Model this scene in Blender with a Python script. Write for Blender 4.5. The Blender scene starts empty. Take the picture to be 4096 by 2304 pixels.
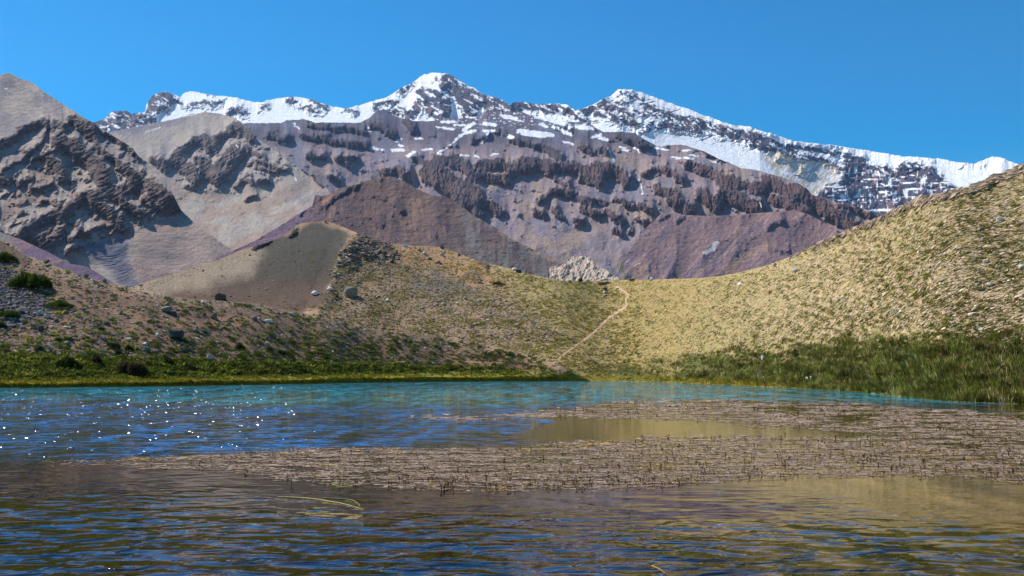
import bpy, bmesh, math, random
import numpy as np
from mathutils import Vector, Matrix

S = bpy.context.scene
random.seed(7)
RNG = np.random.default_rng(7)

# ------------------------------------------------------------------ camera, sky, sun
F = 1024 * 35 / 36.0
HC = 1.7
HOR = 370.0
PITCH = math.atan((HOR - 288) / F)
cam = bpy.data.cameras.new("camera")
cam.lens = 35; cam.sensor_width = 36; cam.clip_start = 0.1; cam.clip_end = 200000
co = bpy.data.objects.new("camera", cam)
co.location = (0, 0, HC); co.rotation_euler = (math.pi / 2 + PITCH, 0, 0)
S.collection.objects.link(co); S.camera = co

SUN_EL = math.radians(46); SUN_AZ = math.radians(-62)      # azimuth from +Y, negative = left
world = bpy.data.worlds.new("World"); S.world = world; world.use_nodes = True
nt = world.node_tree; nt.nodes.clear()
sky = nt.nodes.new('ShaderNodeTexSky'); sky.sky_type = 'NISHITA'; sky.sun_disc = False
sky.sun_elevation = SUN_EL; sky.sun_rotation = SUN_AZ
sky.altitude = 900; sky.air_density = 1.0; sky.dust_density = 0.1; sky.ozone_density = 1.0
hs = nt.nodes.new('ShaderNodeHueSaturation'); hs.inputs['Saturation'].default_value = 1.75; hs.inputs['Hue'].default_value = .497
bg = nt.nodes.new('ShaderNodeBackground'); bg.inputs['Strength'].default_value = 0.106
wo = nt.nodes.new('ShaderNodeOutputWorld')
nt.links.new(sky.outputs[0], hs.inputs['Color']); nt.links.new(hs.outputs[0], bg.inputs['Color'])
nt.links.new(bg.outputs[0], wo.inputs[0])

sl = bpy.data.lights.new("sun", 'SUN'); sl.energy = 5.0; sl.angle = math.radians(0.53); sl.color = (1, .95, .87)
so = bpy.data.objects.new("sun", sl); S.collection.objects.link(so)
SD = Vector((math.sin(SUN_AZ) * math.cos(SUN_EL), math.cos(SUN_AZ) * math.cos(SUN_EL), math.sin(SUN_EL)))
so.rotation_euler = SD.to_track_quat('Z', 'Y').to_euler()
so.location = (-60, 30, 90)
S.view_settings.view_transform = 'Standard'; S.view_settings.look = 'None'
S.view_settings.exposure = 0.42; S.view_settings.gamma = 1.0
S.cycles.max_bounces = 6; S.cycles.diffuse_bounces = 2; S.cycles.glossy_bounces = 3
S.cycles.volume_bounces = 0; S.cycles.sample_clamp_indirect = 6; S.cycles.sample_clamp_direct = 0

# ------------------------------------------------------------------ helpers
def lin(r, g, b, k=1.0):
    f = lambda c: (c / 12.92 if c <= .04045 else ((c + .055) / 1.055) ** 2.4)
    return np.array([f(r / 255.), f(g / 255.), f(b / 255.)]) * k

def rays(px, py):
    a = (np.asarray(px, float) - 512) / F; b = (288 - np.asarray(py, float)) / F
    c, s = math.cos(PITCH), math.sin(PITCH)
    y = c - b * s
    return a / y, (s + b * c) / y

def P3(px, py, D):
    rx, rz = rays(px, py)
    return np.stack([rx * D, D + 0 * rx, HC + rz * D], -1)

PERM = RNG.permutation(256).astype(np.int64); PERM = np.concatenate([PERM, PERM, PERM])
ANG = RNG.random(256) * 2 * np.pi; GX = np.cos(ANG); GY = np.sin(ANG)
def n2(x, y, seed=0):
    x = np.asarray(x, float) + seed * 17.37; y = np.asarray(y, float) + seed * 9.71
    x, y = np.broadcast_arrays(x, y)
    xi = np.floor(x).astype(np.int64); yi = np.floor(y).astype(np.int64)
    xf = x - xi; yf = y - yi; xi &= 255; yi &= 255
    u = xf * xf * xf * (xf * (xf * 6 - 15) + 10); v = yf * yf * yf * (yf * (yf * 6 - 15) + 10)
    def g(ix, iy, dx, dy):
        h = PERM[PERM[ix] + iy]
        return GX[h] * dx + GY[h] * dy
    a = g(xi, yi, xf, yf); b = g(xi + 1, yi, xf - 1, yf)
    c = g(xi, yi + 1, xf, yf - 1); d = g(xi + 1, yi + 1, xf - 1, yf - 1)
    return ((a + u * (b - a)) + v * ((c + u * (d - c)) - (a + u * (b - a)))) * 1.5
def fbm(x, y, o=5, seed=0, gain=.5, lac=2.03):
    s = 0; a = 1.0; f = 1.0; t = 0
    for i in range(o):
        s = s + a * n2(np.asarray(x) * f, np.asarray(y) * f, seed + i * 3); t += a; a *= gain; f *= lac
    return s / t * 1.4
def ridged(x, y, o=4, seed=0, gain=.5):
    s = 0; a = 1.0; f = 1.0; t = 0
    for i in range(o):
        s = s + a * (1 - 2 * np.abs(n2(np.asarray(x) * f, np.asarray(y) * f, seed + i * 5))); t += a; a *= gain; f *= 2.1
    return s / t
def sst(a, b, x):
    t = np.clip((x - a) / (b - a), 0, 1); return t * t * (3 - 2 * t)
def prof(pts):
    p = np.array(pts, float); o = np.argsort(p[:, 0], kind='stable'); p = p[o]
    return lambda x: np.interp(x, p[:, 0], p[:, 1])
def sdist(X, Y, pts, w):
    """signed distance to a stroke of half-width w"""
    d = np.full(X.shape, 1e9)
    if len(pts) == 1: return np.hypot(X - pts[0][0], Y - pts[0][1]) - w
    for (x0, y0), (x1, y1) in zip(pts[:-1], pts[1:]):
        dx, dy = x1 - x0, y1 - y0; L = dx * dx + dy * dy + 1e-9
        t = np.clip(((X - x0) * dx + (Y - y0) * dy) / L, 0, 1)
        d = np.minimum(d, np.hypot(X - x0 - t * dx, Y - y0 - t * dy))
    return d - w
def strokes(X, Y, lst):
    d = np.full(X.shape, 1e3)
    for pts, w in lst: d = np.minimum(d, sdist(X, Y, pts, w))
    return d
def inpoly(X, Y, poly, soft=2.0):
    ins = np.zeros(X.shape, bool); n = len(poly)
    for i in range(n):
        x0, y0 = poly[i]; x1, y1 = poly[(i + 1) % n]
        if y0 == y1: continue
        c = ((y0 > Y) != (y1 > Y)) & (X < (x1 - x0) * (Y - y0) / (y1 - y0) + x0)
        ins ^= c
    d = sdist(X, Y, list(poly) + [poly[0]], 0)
    return sst(-soft, soft, np.where(ins, d, -d))
def box(a, r, ax):
    r = int(max(1, r)); n = a.shape[ax]
    pad = [(0, 0)] * a.ndim; pad[ax] = (r + 1, r)
    c = np.cumsum(np.pad(a, pad, mode='edge'), axis=ax)
    hi = np.take(c, np.arange(2 * r + 1, 2 * r + 1 + n), axis=ax); lo = np.take(c, np.arange(0, n), axis=ax)
    return (hi - lo) / (2 * r + 1)
def blur(a, rx, ry):
    for _ in range(2):
        a = box(a, ry, 0); a = box(a, rx, 1)
    return a
def mix(a, b, t):
    t = np.asarray(t)[..., None]; return a * (1 - t) + b * t

def set_mesh(name, V, Fq, col=None, mat=None, smooth=True, extra=None):
    me = bpy.data.meshes.new(name)
    V = np.ascontiguousarray(V, np.float32).reshape(-1, 3); Fq = np.ascontiguousarray(Fq, np.int32)
    k = Fq.shape[1]
    me.vertices.add(len(V)); me.vertices.foreach_set('co', V.ravel())
    me.loops.add(Fq.size); me.loops.foreach_set('vertex_index', Fq.ravel())
    me.polygons.add(len(Fq))
    me.polygons.foreach_set('loop_start', np.arange(0, Fq.size, k, dtype=np.int32))
    me.polygons.foreach_set('loop_total', np.full(len(Fq), k, np.int32))
    me.polygons.foreach_set('use_smooth', np.full(len(Fq), smooth, bool))
    me.update(calc_edges=True)
    if col is not None:
        a = me.color_attributes.new('Col', 'FLOAT_COLOR', 'POINT')
        c = np.ones((len(V), 4), np.float32); c[:, :3] = np.asarray(col).reshape(-1, 3)
        a.data.foreach_set('color', c.ravel())
    for kx, v in (extra or {}).items():
        a = me.attributes.new(kx, 'FLOAT', 'POINT'); a.data.foreach_set('value', np.asarray(v, np.float32).ravel())
    if mat: me.materials.append(mat)
    return me
def link(name, me, parent=None):
    o = bpy.data.objects.new(name, me); S.collection.objects.link(o)
    if parent: o.parent = parent
    return o
def tag(o, label=None, cat=None, group=None, kind=None):
    if label: o['label'] = label
    if cat: o['category'] = cat
    if group: o['group'] = group
    if kind: o['kind'] = kind
    return o
def gridfaces(nr, nc):
    i = np.arange(nr * nc).reshape(nr, nc)
    return np.stack([i[:-1, :-1], i[:-1, 1:], i[1:, 1:], i[1:, :-1]], -1).reshape(-1, 4)

# ------------------------------------------------------------------ materials
def attr_mat(name, rough=.9, nscale=0, namt=.25, bscale=0, bdist=0, spec=.15, trans=0, sss=0):
    m = bpy.data.materials.new(name); m.use_nodes = True; t = m.node_tree; b = t.nodes['Principled BSDF']
    at = t.nodes.new('ShaderNodeAttribute'); at.attribute_name = 'Col'
    out = at.outputs['Color']
    geo = t.nodes.new('ShaderNodeNewGeometry')
    if nscale:
        n = t.nodes.new('ShaderNodeTexNoise'); n.inputs['Scale'].default_value = nscale
        n.inputs['Detail'].default_value = 6; n.inputs['Roughness'].default_value = .65
        t.links.new(geo.outputs['Position'], n.inputs['Vector'])
        mr = t.nodes.new('ShaderNodeMapRange'); mr.inputs['From Min'].default_value = .3; mr.inputs['From Max'].default_value = .7
        mr.inputs['To Min'].default_value = 1 - namt; mr.inputs['To Max'].default_value = 1 + namt
        t.links.new(n.outputs['Fac'], mr.inputs['Value'])
        mx = t.nodes.new('ShaderNodeVectorMath'); mx.operation = 'SCALE'
        t.links.new(out, mx.inputs[0]); t.links.new(mr.outputs[0], mx.inputs['Scale']); out = mx.outputs[0]
    if bscale:
        n = t.nodes.new('ShaderNodeTexNoise'); n.inputs['Scale'].default_value = bscale
        n.inputs['Detail'].default_value = 8; n.inputs['Roughness'].default_value = .7
        t.links.new(geo.outputs['Position'], n.inputs['Vector'])
        bp = t.nodes.new('ShaderNodeBump'); bp.inputs['Strength'].default_value = 1; bp.inputs['Distance'].default_value = bdist
        t.links.new(n.outputs['Fac'], bp.inputs['Height']); t.links.new(bp.outputs[0], b.inputs['Normal'])
    t.links.new(out, b.inputs['Base Color'])
    b.inputs['Roughness'].default_value = rough; b.inputs['Specular IOR Level'].default_value = spec
    return m
M_FAR = attr_mat('mountain_rock_and_snow', .92, .02, .12, .045, 17)
M_MID = attr_mat('hill_scree', .95, .06, .15, .12, 3.5)
M_NEAR = attr_mat('hillside_earth', .95, 1.7, .28, 2.2, .16)
M_STONE = attr_mat('stone', .9, 6, .25, 7, .05)
M_GRASS = attr_mat('grass_blades', .7, 0, 0, 0, 0, .2)

# ------------------------------------------------------------------ terrain sheets
SHEETS = {}
def sheet(name, x0, x1, step, top, bot, anchor, D0, T, build, mat, rows=None, jag=None, back=(.03, .12), vis_pad=0):
    """A relief: every column runs from `bot` up to the crest `top`; distance grows uphill as slope T asks."""
    xs = np.arange(x0, x1 + step, step)
    yt = top(xs)
    yb = bot(xs) if callable(bot) else np.full(xs.shape, float(bot))
    nr = rows or int(np.max(yb - yt) / step) + 2
    t = np.linspace(0, 1, nr)[:, None]                     # 0 = bottom
    PX = np.broadcast_to(xs[None, :], (nr, len(xs))).copy()
    PY = yb[None, :] + (yt - yb)[None, :] * t
    if jag is not None: PY = PY + jag(xs)[None, :] * t ** 10
    _, e = rays(PX, PY)
    d0 = D0(xs)
    k = int(24 / step); pd = np.pad(d0, k * 2, mode='reflect', reflect_type='odd'); ker = np.ones(k) / k
    d0 = np.convolve(np.convolve(pd, ker, 'same'), ker, 'same')[2 * k:-2 * k]
    info = dict(PX=PX, PY=PY, step=step, yt=yt, yb=yb, dy=(yb - yt) / (nr - 1), nr=nr)
    Tf = box(box(T(PX, PY), 20 / step, 1), 14 / step, 1)
    s = 1 / np.maximum(Tf - e, .09)
    info['s'] = s
    dy = (yb - yt)[None, :] / (nr - 1)
    sm = .5 * (s[1:] + s[:-1]) * dy / F
    L = np.concatenate([np.zeros((1, len(xs))), np.cumsum(sm, 0)], 0)
    lnD = np.log(d0)[None, :] + L
    disp, col = build(info)
    D = np.exp(lnD) * (1 - disp / F)
    V = P3(PX, PY, D)
    # the far side of the crest
    tv = V[-1]; tc = col[-1]
    rowsV = [V]; rowsC = [col]
    for k, (bd, dz) in enumerate(((back[0], back[1] * .25), (back[0] * 3, back[1]), (back[0] * 8, back[1] * 4))):
        q = tv.copy(); q[:, :2] *= (1 + bd); q[:, 2] -= dz * D[-1] * .5
        rowsV.append(q[None]); rowsC.append(tc[None])
    VV = np.concatenate(rowsV); CC = np.concatenate(rowsC)
    me = set_mesh(name, VV, gridfaces(VV.shape[0], VV.shape[1]), CC, mat)
    o = link(name, me); tag(o, kind='structure')
    N = np.cross(np.gradient(V, axis=1), np.gradient(V, axis=0)); N /= np.linalg.norm(N, axis=-1, keepdims=True) + 1e-12
    info.update(V=V, D=D, N=N, col=col, xs=xs, o=o)
    SHEETS[name if name not in SHEETS else o.name] = info
    return info
def sample(info, px, py, what='V'):
    px = np.asarray(px, float); py = np.asarray(py, float)
    c = (px - info['xs'][0]) / info['step']
    c = np.clip(c, 0, len(info['xs']) - 1.001); ci = c.astype(int); cf = c - ci
    yb = info['yb'][ci] * (1 - cf) + info['yb'][ci + 1] * cf; yt = info['yt'][ci] * (1 - cf) + info['yt'][ci + 1] * cf
    r = np.clip((yb - py) / (yb - yt) * (info['nr'] - 1), 0, info['nr'] - 1.001); ri = r.astype(int); rf = r - ri
    A = info[what]
    cf = cf[..., None]; rf = rf[..., None]
    return (A[ri, ci] * (1 - cf) + A[ri, ci + 1] * cf) * (1 - rf) + (A[ri + 1, ci] * (1 - cf) + A[ri + 1, ci + 1] * cf) * rf
def cliff(mask, info, k=.95, rx=18, ry=16):
    """rock bands stand up steeply, then the ground above them leans back again over `ry` px"""
    st = info['step']; m = blur(mask, .6 / st, .6 / st)
    a = m * info['s'] * k * info['dy'][None, :]
    dec = np.exp(-np.abs(info['dy']) / (ry * .8)); c = np.zeros_like(a); c[0] = a[0]
    for i in range(1, len(a)):
        p = c[i - 1]; q = np.empty_like(p); q[1:-1] = .2 * p[:-2] + .6 * p[1:-1] + .2 * p[2:]; q[0] = p[0]; q[-1] = p[-1]
        c[i] = q * dec + a[i]
    return c
def warp(X, Y, a, l, seed):
    return X + a * fbm(X / l, Y / l, 3, seed), Y + a * fbm(X / l, Y / l, 3, seed + 40)

# ---- A: far snow range
A_TOP = prof([(-60,134),(60,131),(88,126),(94,122),(103,119.5),(112,112),(121,110.5),(127,110.8),(132,115),(136,112.5),(145,112),(146.5,105),(152,96),(160,92.5),(165,91.5),(175,95),(180,97),(183,94),(191,91.2),(200,92.5),(215,95.5),(238,98),(254,102),(262,102),(275,98.5),(286,97),(293,96.5),(300,97.5),(310,99),(318,102),(330,106),(345,109),(356,106),(370,102),(385,97.5),(395,92.5),(405,86),(415,81),(424,74.5),(434,72.8),(446,73.5),(456,77),(465,84),(475,88.5),(483,95),(495,97),(502,100),(511,105.5),(514,102),(522,102),(540,104),(552,103.5),(566,104.5),(573,108),(575,111),(585,108),(600,101),(610,96),(618,89.5),(630,89.5),(640,92),(655,97.5),(675,104.5),(700,113.5),(720,121),(735,125.8),(748,126.5),(768,132.5),(785,138),(795,141.5),(820,144),(835,145),(855,148.5),(875,151.5),(885,153.5),(900,156),(910,156.5),(940,159),(960,162.5),(975,163.5),(985,159),(992,156.5),(1000,157),(1010,161),(1022,166),(1035,170),(1100,176)])
A_rock = [  # strokes where bare rock shows through, px
 ([(96,122),(112,117),(126,114),(140,119),(150,121)],7),([(120,125),(135,128),(105,132)],5),([(150,108),(154,99),(163,95),(172,99),(168,106),(158,110)],5),
 ([(176,100),(180,103)],2),([(188,106),(196,103),(206,103),(212,105)],2.2),([(213,104),(220,103)],2.5),([(228,113),(236,109),(244,114)],3.5),([(205,93),(214,95)],.8),
 ([(262,108),(266,106)],2),([(288,99),(293,102)],3),([(310,99),(316,104),(325,107)],3),([(300,106),(318,112)],2),([(345,110),(356,112)],1.5),
 ([(375,107),(385,103),(396,104)],2.5),([(383,112),(398,111),(412,116)],3.5),([(400,92),(412,84)],2),
 ([(424,95),(430,104),(437,112),(442,119)],8),([(418,106),(413,114)],5),([(436,82),(444,84),(452,80)],3),([(448,82),(458,90),(466,102),(470,112)],9),
 ([(468,93),(480,100),(492,106),(508,110)],6),([(436,96),(443,102),(446,110)],6),([(484,99),(500,103),(511,108)],4),
 ([(513,105),(530,106),(548,108),(560,110),(571,112)],5),([(576,114),(586,112),(598,106),(606,102)],3.5),([(577,118),(584,120)],3),
 ([(620,93),(632,96),(642,100)],2.2),([(606,106),(622,110),(632,118)],3),([(600,114),(612,117),(626,122),(636,125)],4.5),([(616,102),(628,104)],2),
 ([(640,104),(660,110),(678,116),(696,124)],2.2),([(636,110),(655,116),(680,124)],1.8),([(650,126),(668,126),(686,128),(700,131)],4),([(664,114),(684,120),(708,128),(722,134)],3),
 ([(690,120),(705,124),(722,130),(738,138)],3),([(722,127),(738,132),(752,140)],4),([(746,130),(762,138),(778,148)],6),([(752,142),(768,150)],4),([(640,132),(652,129)],1.2),
 ([(790,148),(804,147),(822,148),(834,152)],5),([(780,156),(800,158),(822,160),(838,168)],4),([(846,158),(858,160),(866,168)],5),([(872,168),(890,171)],3),
 ([(900,166),(914,166),(930,170),(940,178)],4),([(928,161),(936,162)],.9),([(965,164),(975,166),(985,168)],1.3),([(800,170),(806,171)],2)]
A_dark = [(812,196),(826,184),(842,176),(840,166),(848,156),(862,158),(868,170),(884,176),(896,170),(902,164),(916,166),(934,172),(946,182),(966,192),(975,205),(960,222),(840,222)]
A_cream = [(760,158),(776,152),(800,160),(826,164),(840,168),(842,176),(826,186),(812,197),(796,190),(780,178)]
def build_A(I):
    X, Y = I['PX'], I['PY']
    wx, wy = warp(X, Y, 3.0, 9, 1)
    big = ridged(wx / 38, wy / 30, 5, 2) ; mid = ridged(wx / 11, wy / 12, 4, 7)
    d = strokes(wx, wy, A_rock)
    fine = fbm(X / 3.2, Y / 2.6, 4, 11, .65)
    rough = sst(6, -2, d + fine * 4)
    dk = inpoly(wx, wy, A_dark, 2.5); cr = inpoly(wx, wy, A_cream, 3)
    lay = fbm((X * .35 + Y) / 1.6, (X - Y * .3) / 16, 4, 15)           # layered lava with snow on the ledges
    vert = fbm(X / 1.5, Y / 8, 4, 19)
    p2 = inpoly(X, Y, [(578,112),(618,90),(640,92),(760,132),(790,160),(650,132),(600,128)], 4)
    rk = sst(.3, -.3, d / 3 + fine * 1.0 + .35 * vert)
    rk = np.maximum(rk, p2 * sst(.26, .36, lay + .1 * fine))
    rk = rk * (1 - .9 * sst(.2, .28, fbm((X + .8 * Y) / 12, (Y - .6 * X) / 5, 5, 23, .6)))
    dkr = dk * (1 - sst(.24, .34, np.maximum(fbm(X / 16, Y / 3.4, 4, 25, .55), fbm(X / 3.4, Y / 15, 4, 26, .55) - .02) + .18 * (1 - dk)) * .9)
    crr = cr * sst(-.22, .2, fbm((X + Y * .8) / 2.2, (Y - X) / 13, 4, 29) + .12)
    rock = np.maximum(np.maximum(rk, dkr), crr)
    # snow cap line over the right hand plateau stays clean
    capline = np.interp(X, [755,768,800,850,862,880,897,905,935,945,970], [130,134,145,153,157,165,167,160,164,170,176])
    rock = np.where((X > 755) & (Y < capline), rock * .12, rock)
    m = sst(0, .8, np.maximum(rough * .8, dk))
    rd = lambda pts, wd, amp: amp * np.exp(-np.maximum(sdist(X + 3 * fbm(X / 14, Y / 12, 3, 43), Y, pts, 0), 0) / wd)
    disp = rd([(437,70),(444,84),(438,96),(441,108),(444,122)], 13, 30) + rd([(428,93),(424,104),(418,122)], 7, 13) + rd([(621,86),(628,100),(640,118),(646,128)], 16, 26) + rd([(604,104),(612,118),(620,128)], 8, 10) + rd([(163,90),(160,104),(156,118)], 9, 12) + rd([(121,108),(118,120),(116,134)], 7, 10) + rd([(768,130),(776,146),(790,164)], 10, 12) + rd([(512,101),(512,116)], 6, 8) + rd([(540,103),(544,118)], 5, 7) + rd([(566,104),(568,116)], 5, 7) + rd([(1003,155),(1000,172)], 9, 8)
    disp = disp + 9 * (big - .3) * (.15 + .85 * m) + 4.5 * (mid - .3) * (.08 + m) + m * 1.5 * ridged(X / 4.5, Y / 7, 3, 31) + .35 * fbm(X / 6, Y / 4, 3, 33)
    disp = disp + cliff(np.clip(dk * sst(-.1, .25, fbm(X / 26, Y / 4.5, 3, 35)), 0, 1), I, .9, 20, 9)
    disp = disp + cliff(sst(2, -2, d) , I, .6, 16, 10)
    crest = np.maximum(I['yt'][None, :], 0); rock = rock * (1 - .9 * sst(4.5, 2.0, Y - crest + 1.5 * fine) * (X > 622))
    c1 = mix(lin(88, 78, 86), lin(66, 70, 88), sst(-.3, .3, fbm(X / 14, Y / 9, 3, 37)))
    c1 = mix(c1, lin(126, 98, 100), sst(.2, .6, fbm(X / 9, Y / 14, 3, 39)))
    c1 = mix(c1, lin(224, 206, 176), cr * .95)
    col = mix(np.broadcast_to(lin(253, 253, 253, .97), X.shape + (3,)), c1 * (.9 + .35 * fine[..., None]), rock)
    return disp, col
rock_jag = lambda a, l, s: (lambda x: a * fbm(x / l, x * 0 + 3.3, 4, s, .6))
A_BOT = lambda x: np.interp(x, [0,600,660,760,860,1100],[150,150,165,190,245,245])
sheet('snow_mountain', 60, 1075, .55, A_TOP, A_BOT, 'top', lambda x: np.interp(x,[60,430,512,620,1024],[8200,7900,7800,7400,6200]), lambda X, Y: .58 + 0 * X, build_A, M_FAR, jag=rock_jag(1.1, 5, 61))

# ---- C: dark volcanic range in the middle
C_TOP = prof([(215,126),(248,123),(256,123),(281,123),(286,120.6),(304,119),(316,122.6),(360,122.6),(369,118),(378,109.7),(385,111),(395,116),(403,118.6),(408,118),(413,121),(435,121),(445,118),(467.7,117.6),(480.6,115),(486.6,109.7),(494.5,110.7),(510,112),(522,112),(542,118),(552,121),(579.6,122),(587.5,122),(597.5,129),(603,132),(619,131.6),(635,133),(644,139),(655,145),(661,147),(667,145),(681,144.5),(691,147),(706,152),(718.7,159),(730.6,163),(740.6,168),(755.5,170),(768,173.3),(778,176),(794,181),(806,188),(812,194.7),(823.6,197.6),(831.6,200.4),(840,204),(848,205),(858,207),(868,210),(876,215),(884,219),(900,228),(930,240)])
C_cl = [
 ([(308,125),(322,127),(338,129),(350,130),(362,132)],2.8),([(372,124),(384,129),(392,134)],4),([(405,122),(411,128),(413,131)],4.2),([(302,136),(318,140)],3),([(325,138),(335,142)],3.4),
 ([(342,142),(352,145),(366,145)],3.6),([(270,135),(279,140),(286,138)],4),([(310,156),(325,158)],3.6),([(338,159),(346,157),(355,159)],3.8),([(346,165),(350,166)],2),([(330,176),(340,181)],2.2),
 ([(385,174),(398,170),(408,178)],4),([(415,157),(426,163)],3.5),([(438,160),(450,160),(465,166),(471,176)],6),([(430,172),(443,180),(456,190),(468,200)],11),([(468,186),(480,202)],8),
 ([(480,166),(494,164),(512,168)],6),([(478,176),(494,178),(506,182)],5),([(488,205),(502,214)],5),([(470,208),(480,216)],4),
 ([(512,170),(522,166),(536,165),(552,168)],8),([(552,166),(570,168),(586,172),(602,176)],6.5),([(598,168),(614,170),(626,182)],7),([(582,178),(600,184)],5),([(556,180),(568,184)],3),
 ([(552,193),(564,191),(576,197),(590,203)],4.6),([(538,201),(548,198)],2.8),([(596,200),(605,203)],3),([(512,140),(530,144),(548,150),(562,158)],3),([(580,148),(592,153)],3.6),
 ([(598,150),(606,152)],2.5),([(618,136),(634,143),(648,147)],4),([(645,174),(656,170)],3.4),([(660,170),(674,174),(682,182)],3.8),([(658,189),(674,196)],5.5),([(688,164),(704,170),(716,176),(732,181)],4.6),
 ([(718,180),(740,185),(766,188)],5.5),([(702,194),(716,206)],6.5),([(724,194),(742,202),(758,208)],8),([(672,200),(690,211)],6.5),([(616,200),(632,206)],3.6),([(640,206),(652,212)],3),
 ([(766,180),(785,190),(800,196)],6),([(774,200),(792,206),(806,214)],6),([(798,190),(820,206),(836,216),(852,226)],8),([(838,205),(856,210),(872,216)],3),
 ([(535,212),(545,215)],3.6),([(554,211),(560,216)],4.4),([(584,209),(600,216)],3.6),([(574,219),(582,224)],3.4),([(608,212),(622,223)],4.4),([(638,220),(650,224)],3),([(614,230),(620,234)],2.6),([(630,232)],2.5),([(520,215)],2),([(448,148),(456,146)],1.2),([(472,142),(488,137)],2),([(494,131),(506,134)],1.5),([(700,152),(722,160)],1.6),([(556,128),(566,126)],.8)]
C_snow = [
 ([(441,122),(456,122)],1.0),([(454,125),(465,125)],.8),([(464,130),(469,126),(474,123.5)],1.7),([(436,127),(453,129)],.6),([(460,136),(467,132),(475,131)],1.4),([(468,117),(476,118)],.5),
 ([(397,141),(401,139.6)],1.0),([(399,145),(402,146)],1),([(392,150),(403,150)],1.3),([(408,156),(414,152)],1.2),([(371,148),(378,149)],1),([(381,150),(384,150)],.6),([(416,138.6),(423,138.8)],.7),([(422,150),(432,149)],.8),
 ([(443,154),(438,153),(446,148)],.5),([(450,145),(458,138)],.5),([(484,123.5),(496,125)],1.5),([(484,131),(496,131)],.6),([(503,135),(512,137)],1.7),([(503,116),(516,119)],1.7),([(461,155),(468,155.6)],.5),([(474,155),(478,157)],.6),
 ([(482,143),(487,137),(488,131)],.45),([(492,155),(497,153.6)],.5),([(518,131),(530,132),(552,135)],1.8),([(522,133),(544,136)],2.0),([(528,112),(540,117),(552,121),(566,124),(570,127)],1.8),([(540,124),(547,127)],1.2),
 ([(553,127),(566,131)],1.3),([(563,132),(571,135)],1.2),([(563,141.5),(573,144)],.9),([(576,127),(591,128.5)],1.6),([(584,125),(580,127)],1.2),([(593,137),(601,135),(600,138),(607,140)],1.3),([(619,147),(626,148)],.7),([(622,150),(630,151)],.7),
 ([(635,148),(640,152)],.8),([(645,152),(651,154)],.6),([(672,157),(680,158.4)],.8),([(684,157.6),(692,158.8)],.9),([(681,151),(690,150)],.6),([(656,148),(668,150)],.7),([(608,148),(612,156),(613.5,162)],.35),([(636,171),(641,184),(643,194)],.25),([(517,120),(524,122)],.5),
 ([(711,161),(718,163)],.6),([(690,155),(698,156)],.5),([(293,123),(299,129)],.5),([(339,131),(346,131)],.4),([(364,131),(370,132)],.45),([(369,128),(371,131)],.5),([(282,144),(284,145)],.8),([(642,194)],.8),([(760,202),(761,207)],.35),([(885,201),(889,204)],.4)]
def build_C(I):
    X, Y = I['PX'], I['PY']
    wx, wy = warp(X, Y, 3.2, 10, 101)
    d = strokes(wx, wy, C_cl)
    fine = fbm(X / 3, Y / 3.4, 5, 104, .68)
    bits = sst(.36, .5, fbm(X / 8, Y / 5, 5, 106, .65) - .2 * sst(205, 240, Y))
    m = np.maximum(sst(.9, -.7, d + 2.6 * fine + 1.2 * fbm(X / 2.5, Y / 9, 3, 105)), bits * .8 * (Y > 128))
    ribs = ridged(wx / 4.2, wy / 15, 4, 108, .6)
    gl = ridged(wx / 40, wy / 60, 2, 111)
    streak = fbm((X - .25 * (Y - 200)) / 2.4, Y / 24, 4, 113)
    disp = cliff(m, I, 1.15, 15, 7) + cliff(sst(.8, -.8, d + 1.6 * fine), I, .5, 17, 12) + m * (4.2 * ribs + 2.0 * ridged(X / 2.6, Y / 6, 3, 118, .6)) + 9 * (gl - .3) * sst(120, 160, Y) + (.12 + .4 * m) * fine
    disp = disp + 10 * fbm(X / 70, Y / 45, 3, 120)
    tone = fbm(wx / 40, wy / 28, 3, 122)
    up = sst(160, 135, Y)
    scree = mix(lin(150, 132, 132), lin(88, 84, 96), up)
    scree = mix(scree, lin(122, 98, 110), sst(-.15, .35, streak + tone * .7) * .45)
    scree = mix(scree, lin(168, 144, 124), sst(.0, .4, tone + .4 * streak) * sst(135, 165, Y) * .75)
    scree = mix(scree, lin(120, 122, 140), sst(.1, .4, fbm(wx / 22, wy / 30, 3, 127)) * .5)
    for p, w, c, k in (([(300,150),(292,165),(300,180)],9,lin(134,132,142),.8),([(275,150),(290,162)],5,lin(160,150,142),.6),([(420,150),(440,155),(470,157)],5,lin(168,140,128),.6),([(620,170),(622,178)],5,lin(190,164,128),.8),([(420,170),(424,185)],4,lin(180,158,142),.7),([(650,155),(670,162)],5,lin(128,106,114),.5)):
        scree = mix(scree, np.broadcast_to(c, scree.shape), sst(w, -w * .3, sdist(wx, wy, p, 0)) * k)
    rk = mix(lin(78, 62, 62), lin(62, 58, 68), sst(-.2, .25, fbm(wx / 12, wy / 10, 3, 130)))
    rk = mix(rk, lin(128, 92, 78), sst(.1, .55, ridged(X / 5, Y / 18, 3, 133) - .1) * .5 * sst(155, 170, Y))
    col = mix(scree, rk, m * .92) * (1 + .22 * fine[..., None])
    sn = sst(.25, -.25, strokes(X + 2.6 * fbm(X / 5, Y / 2.5, 4, 137, .65), Y + 1.3 * fbm(X / 4, Y / 2, 4, 136, .6), C_snow) - .25)
    sn = np.maximum(sn, sst(.34, .42, fbm(X / 3.5, Y / 1.6, 3, 139)) * sst(132, 120, Y) * sst(430, 470, X) * (X < 600))
    col = mix(col, np.broadcast_to(lin(248, 250, 252, .9), col.shape), sn)
    return disp, col
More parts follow.
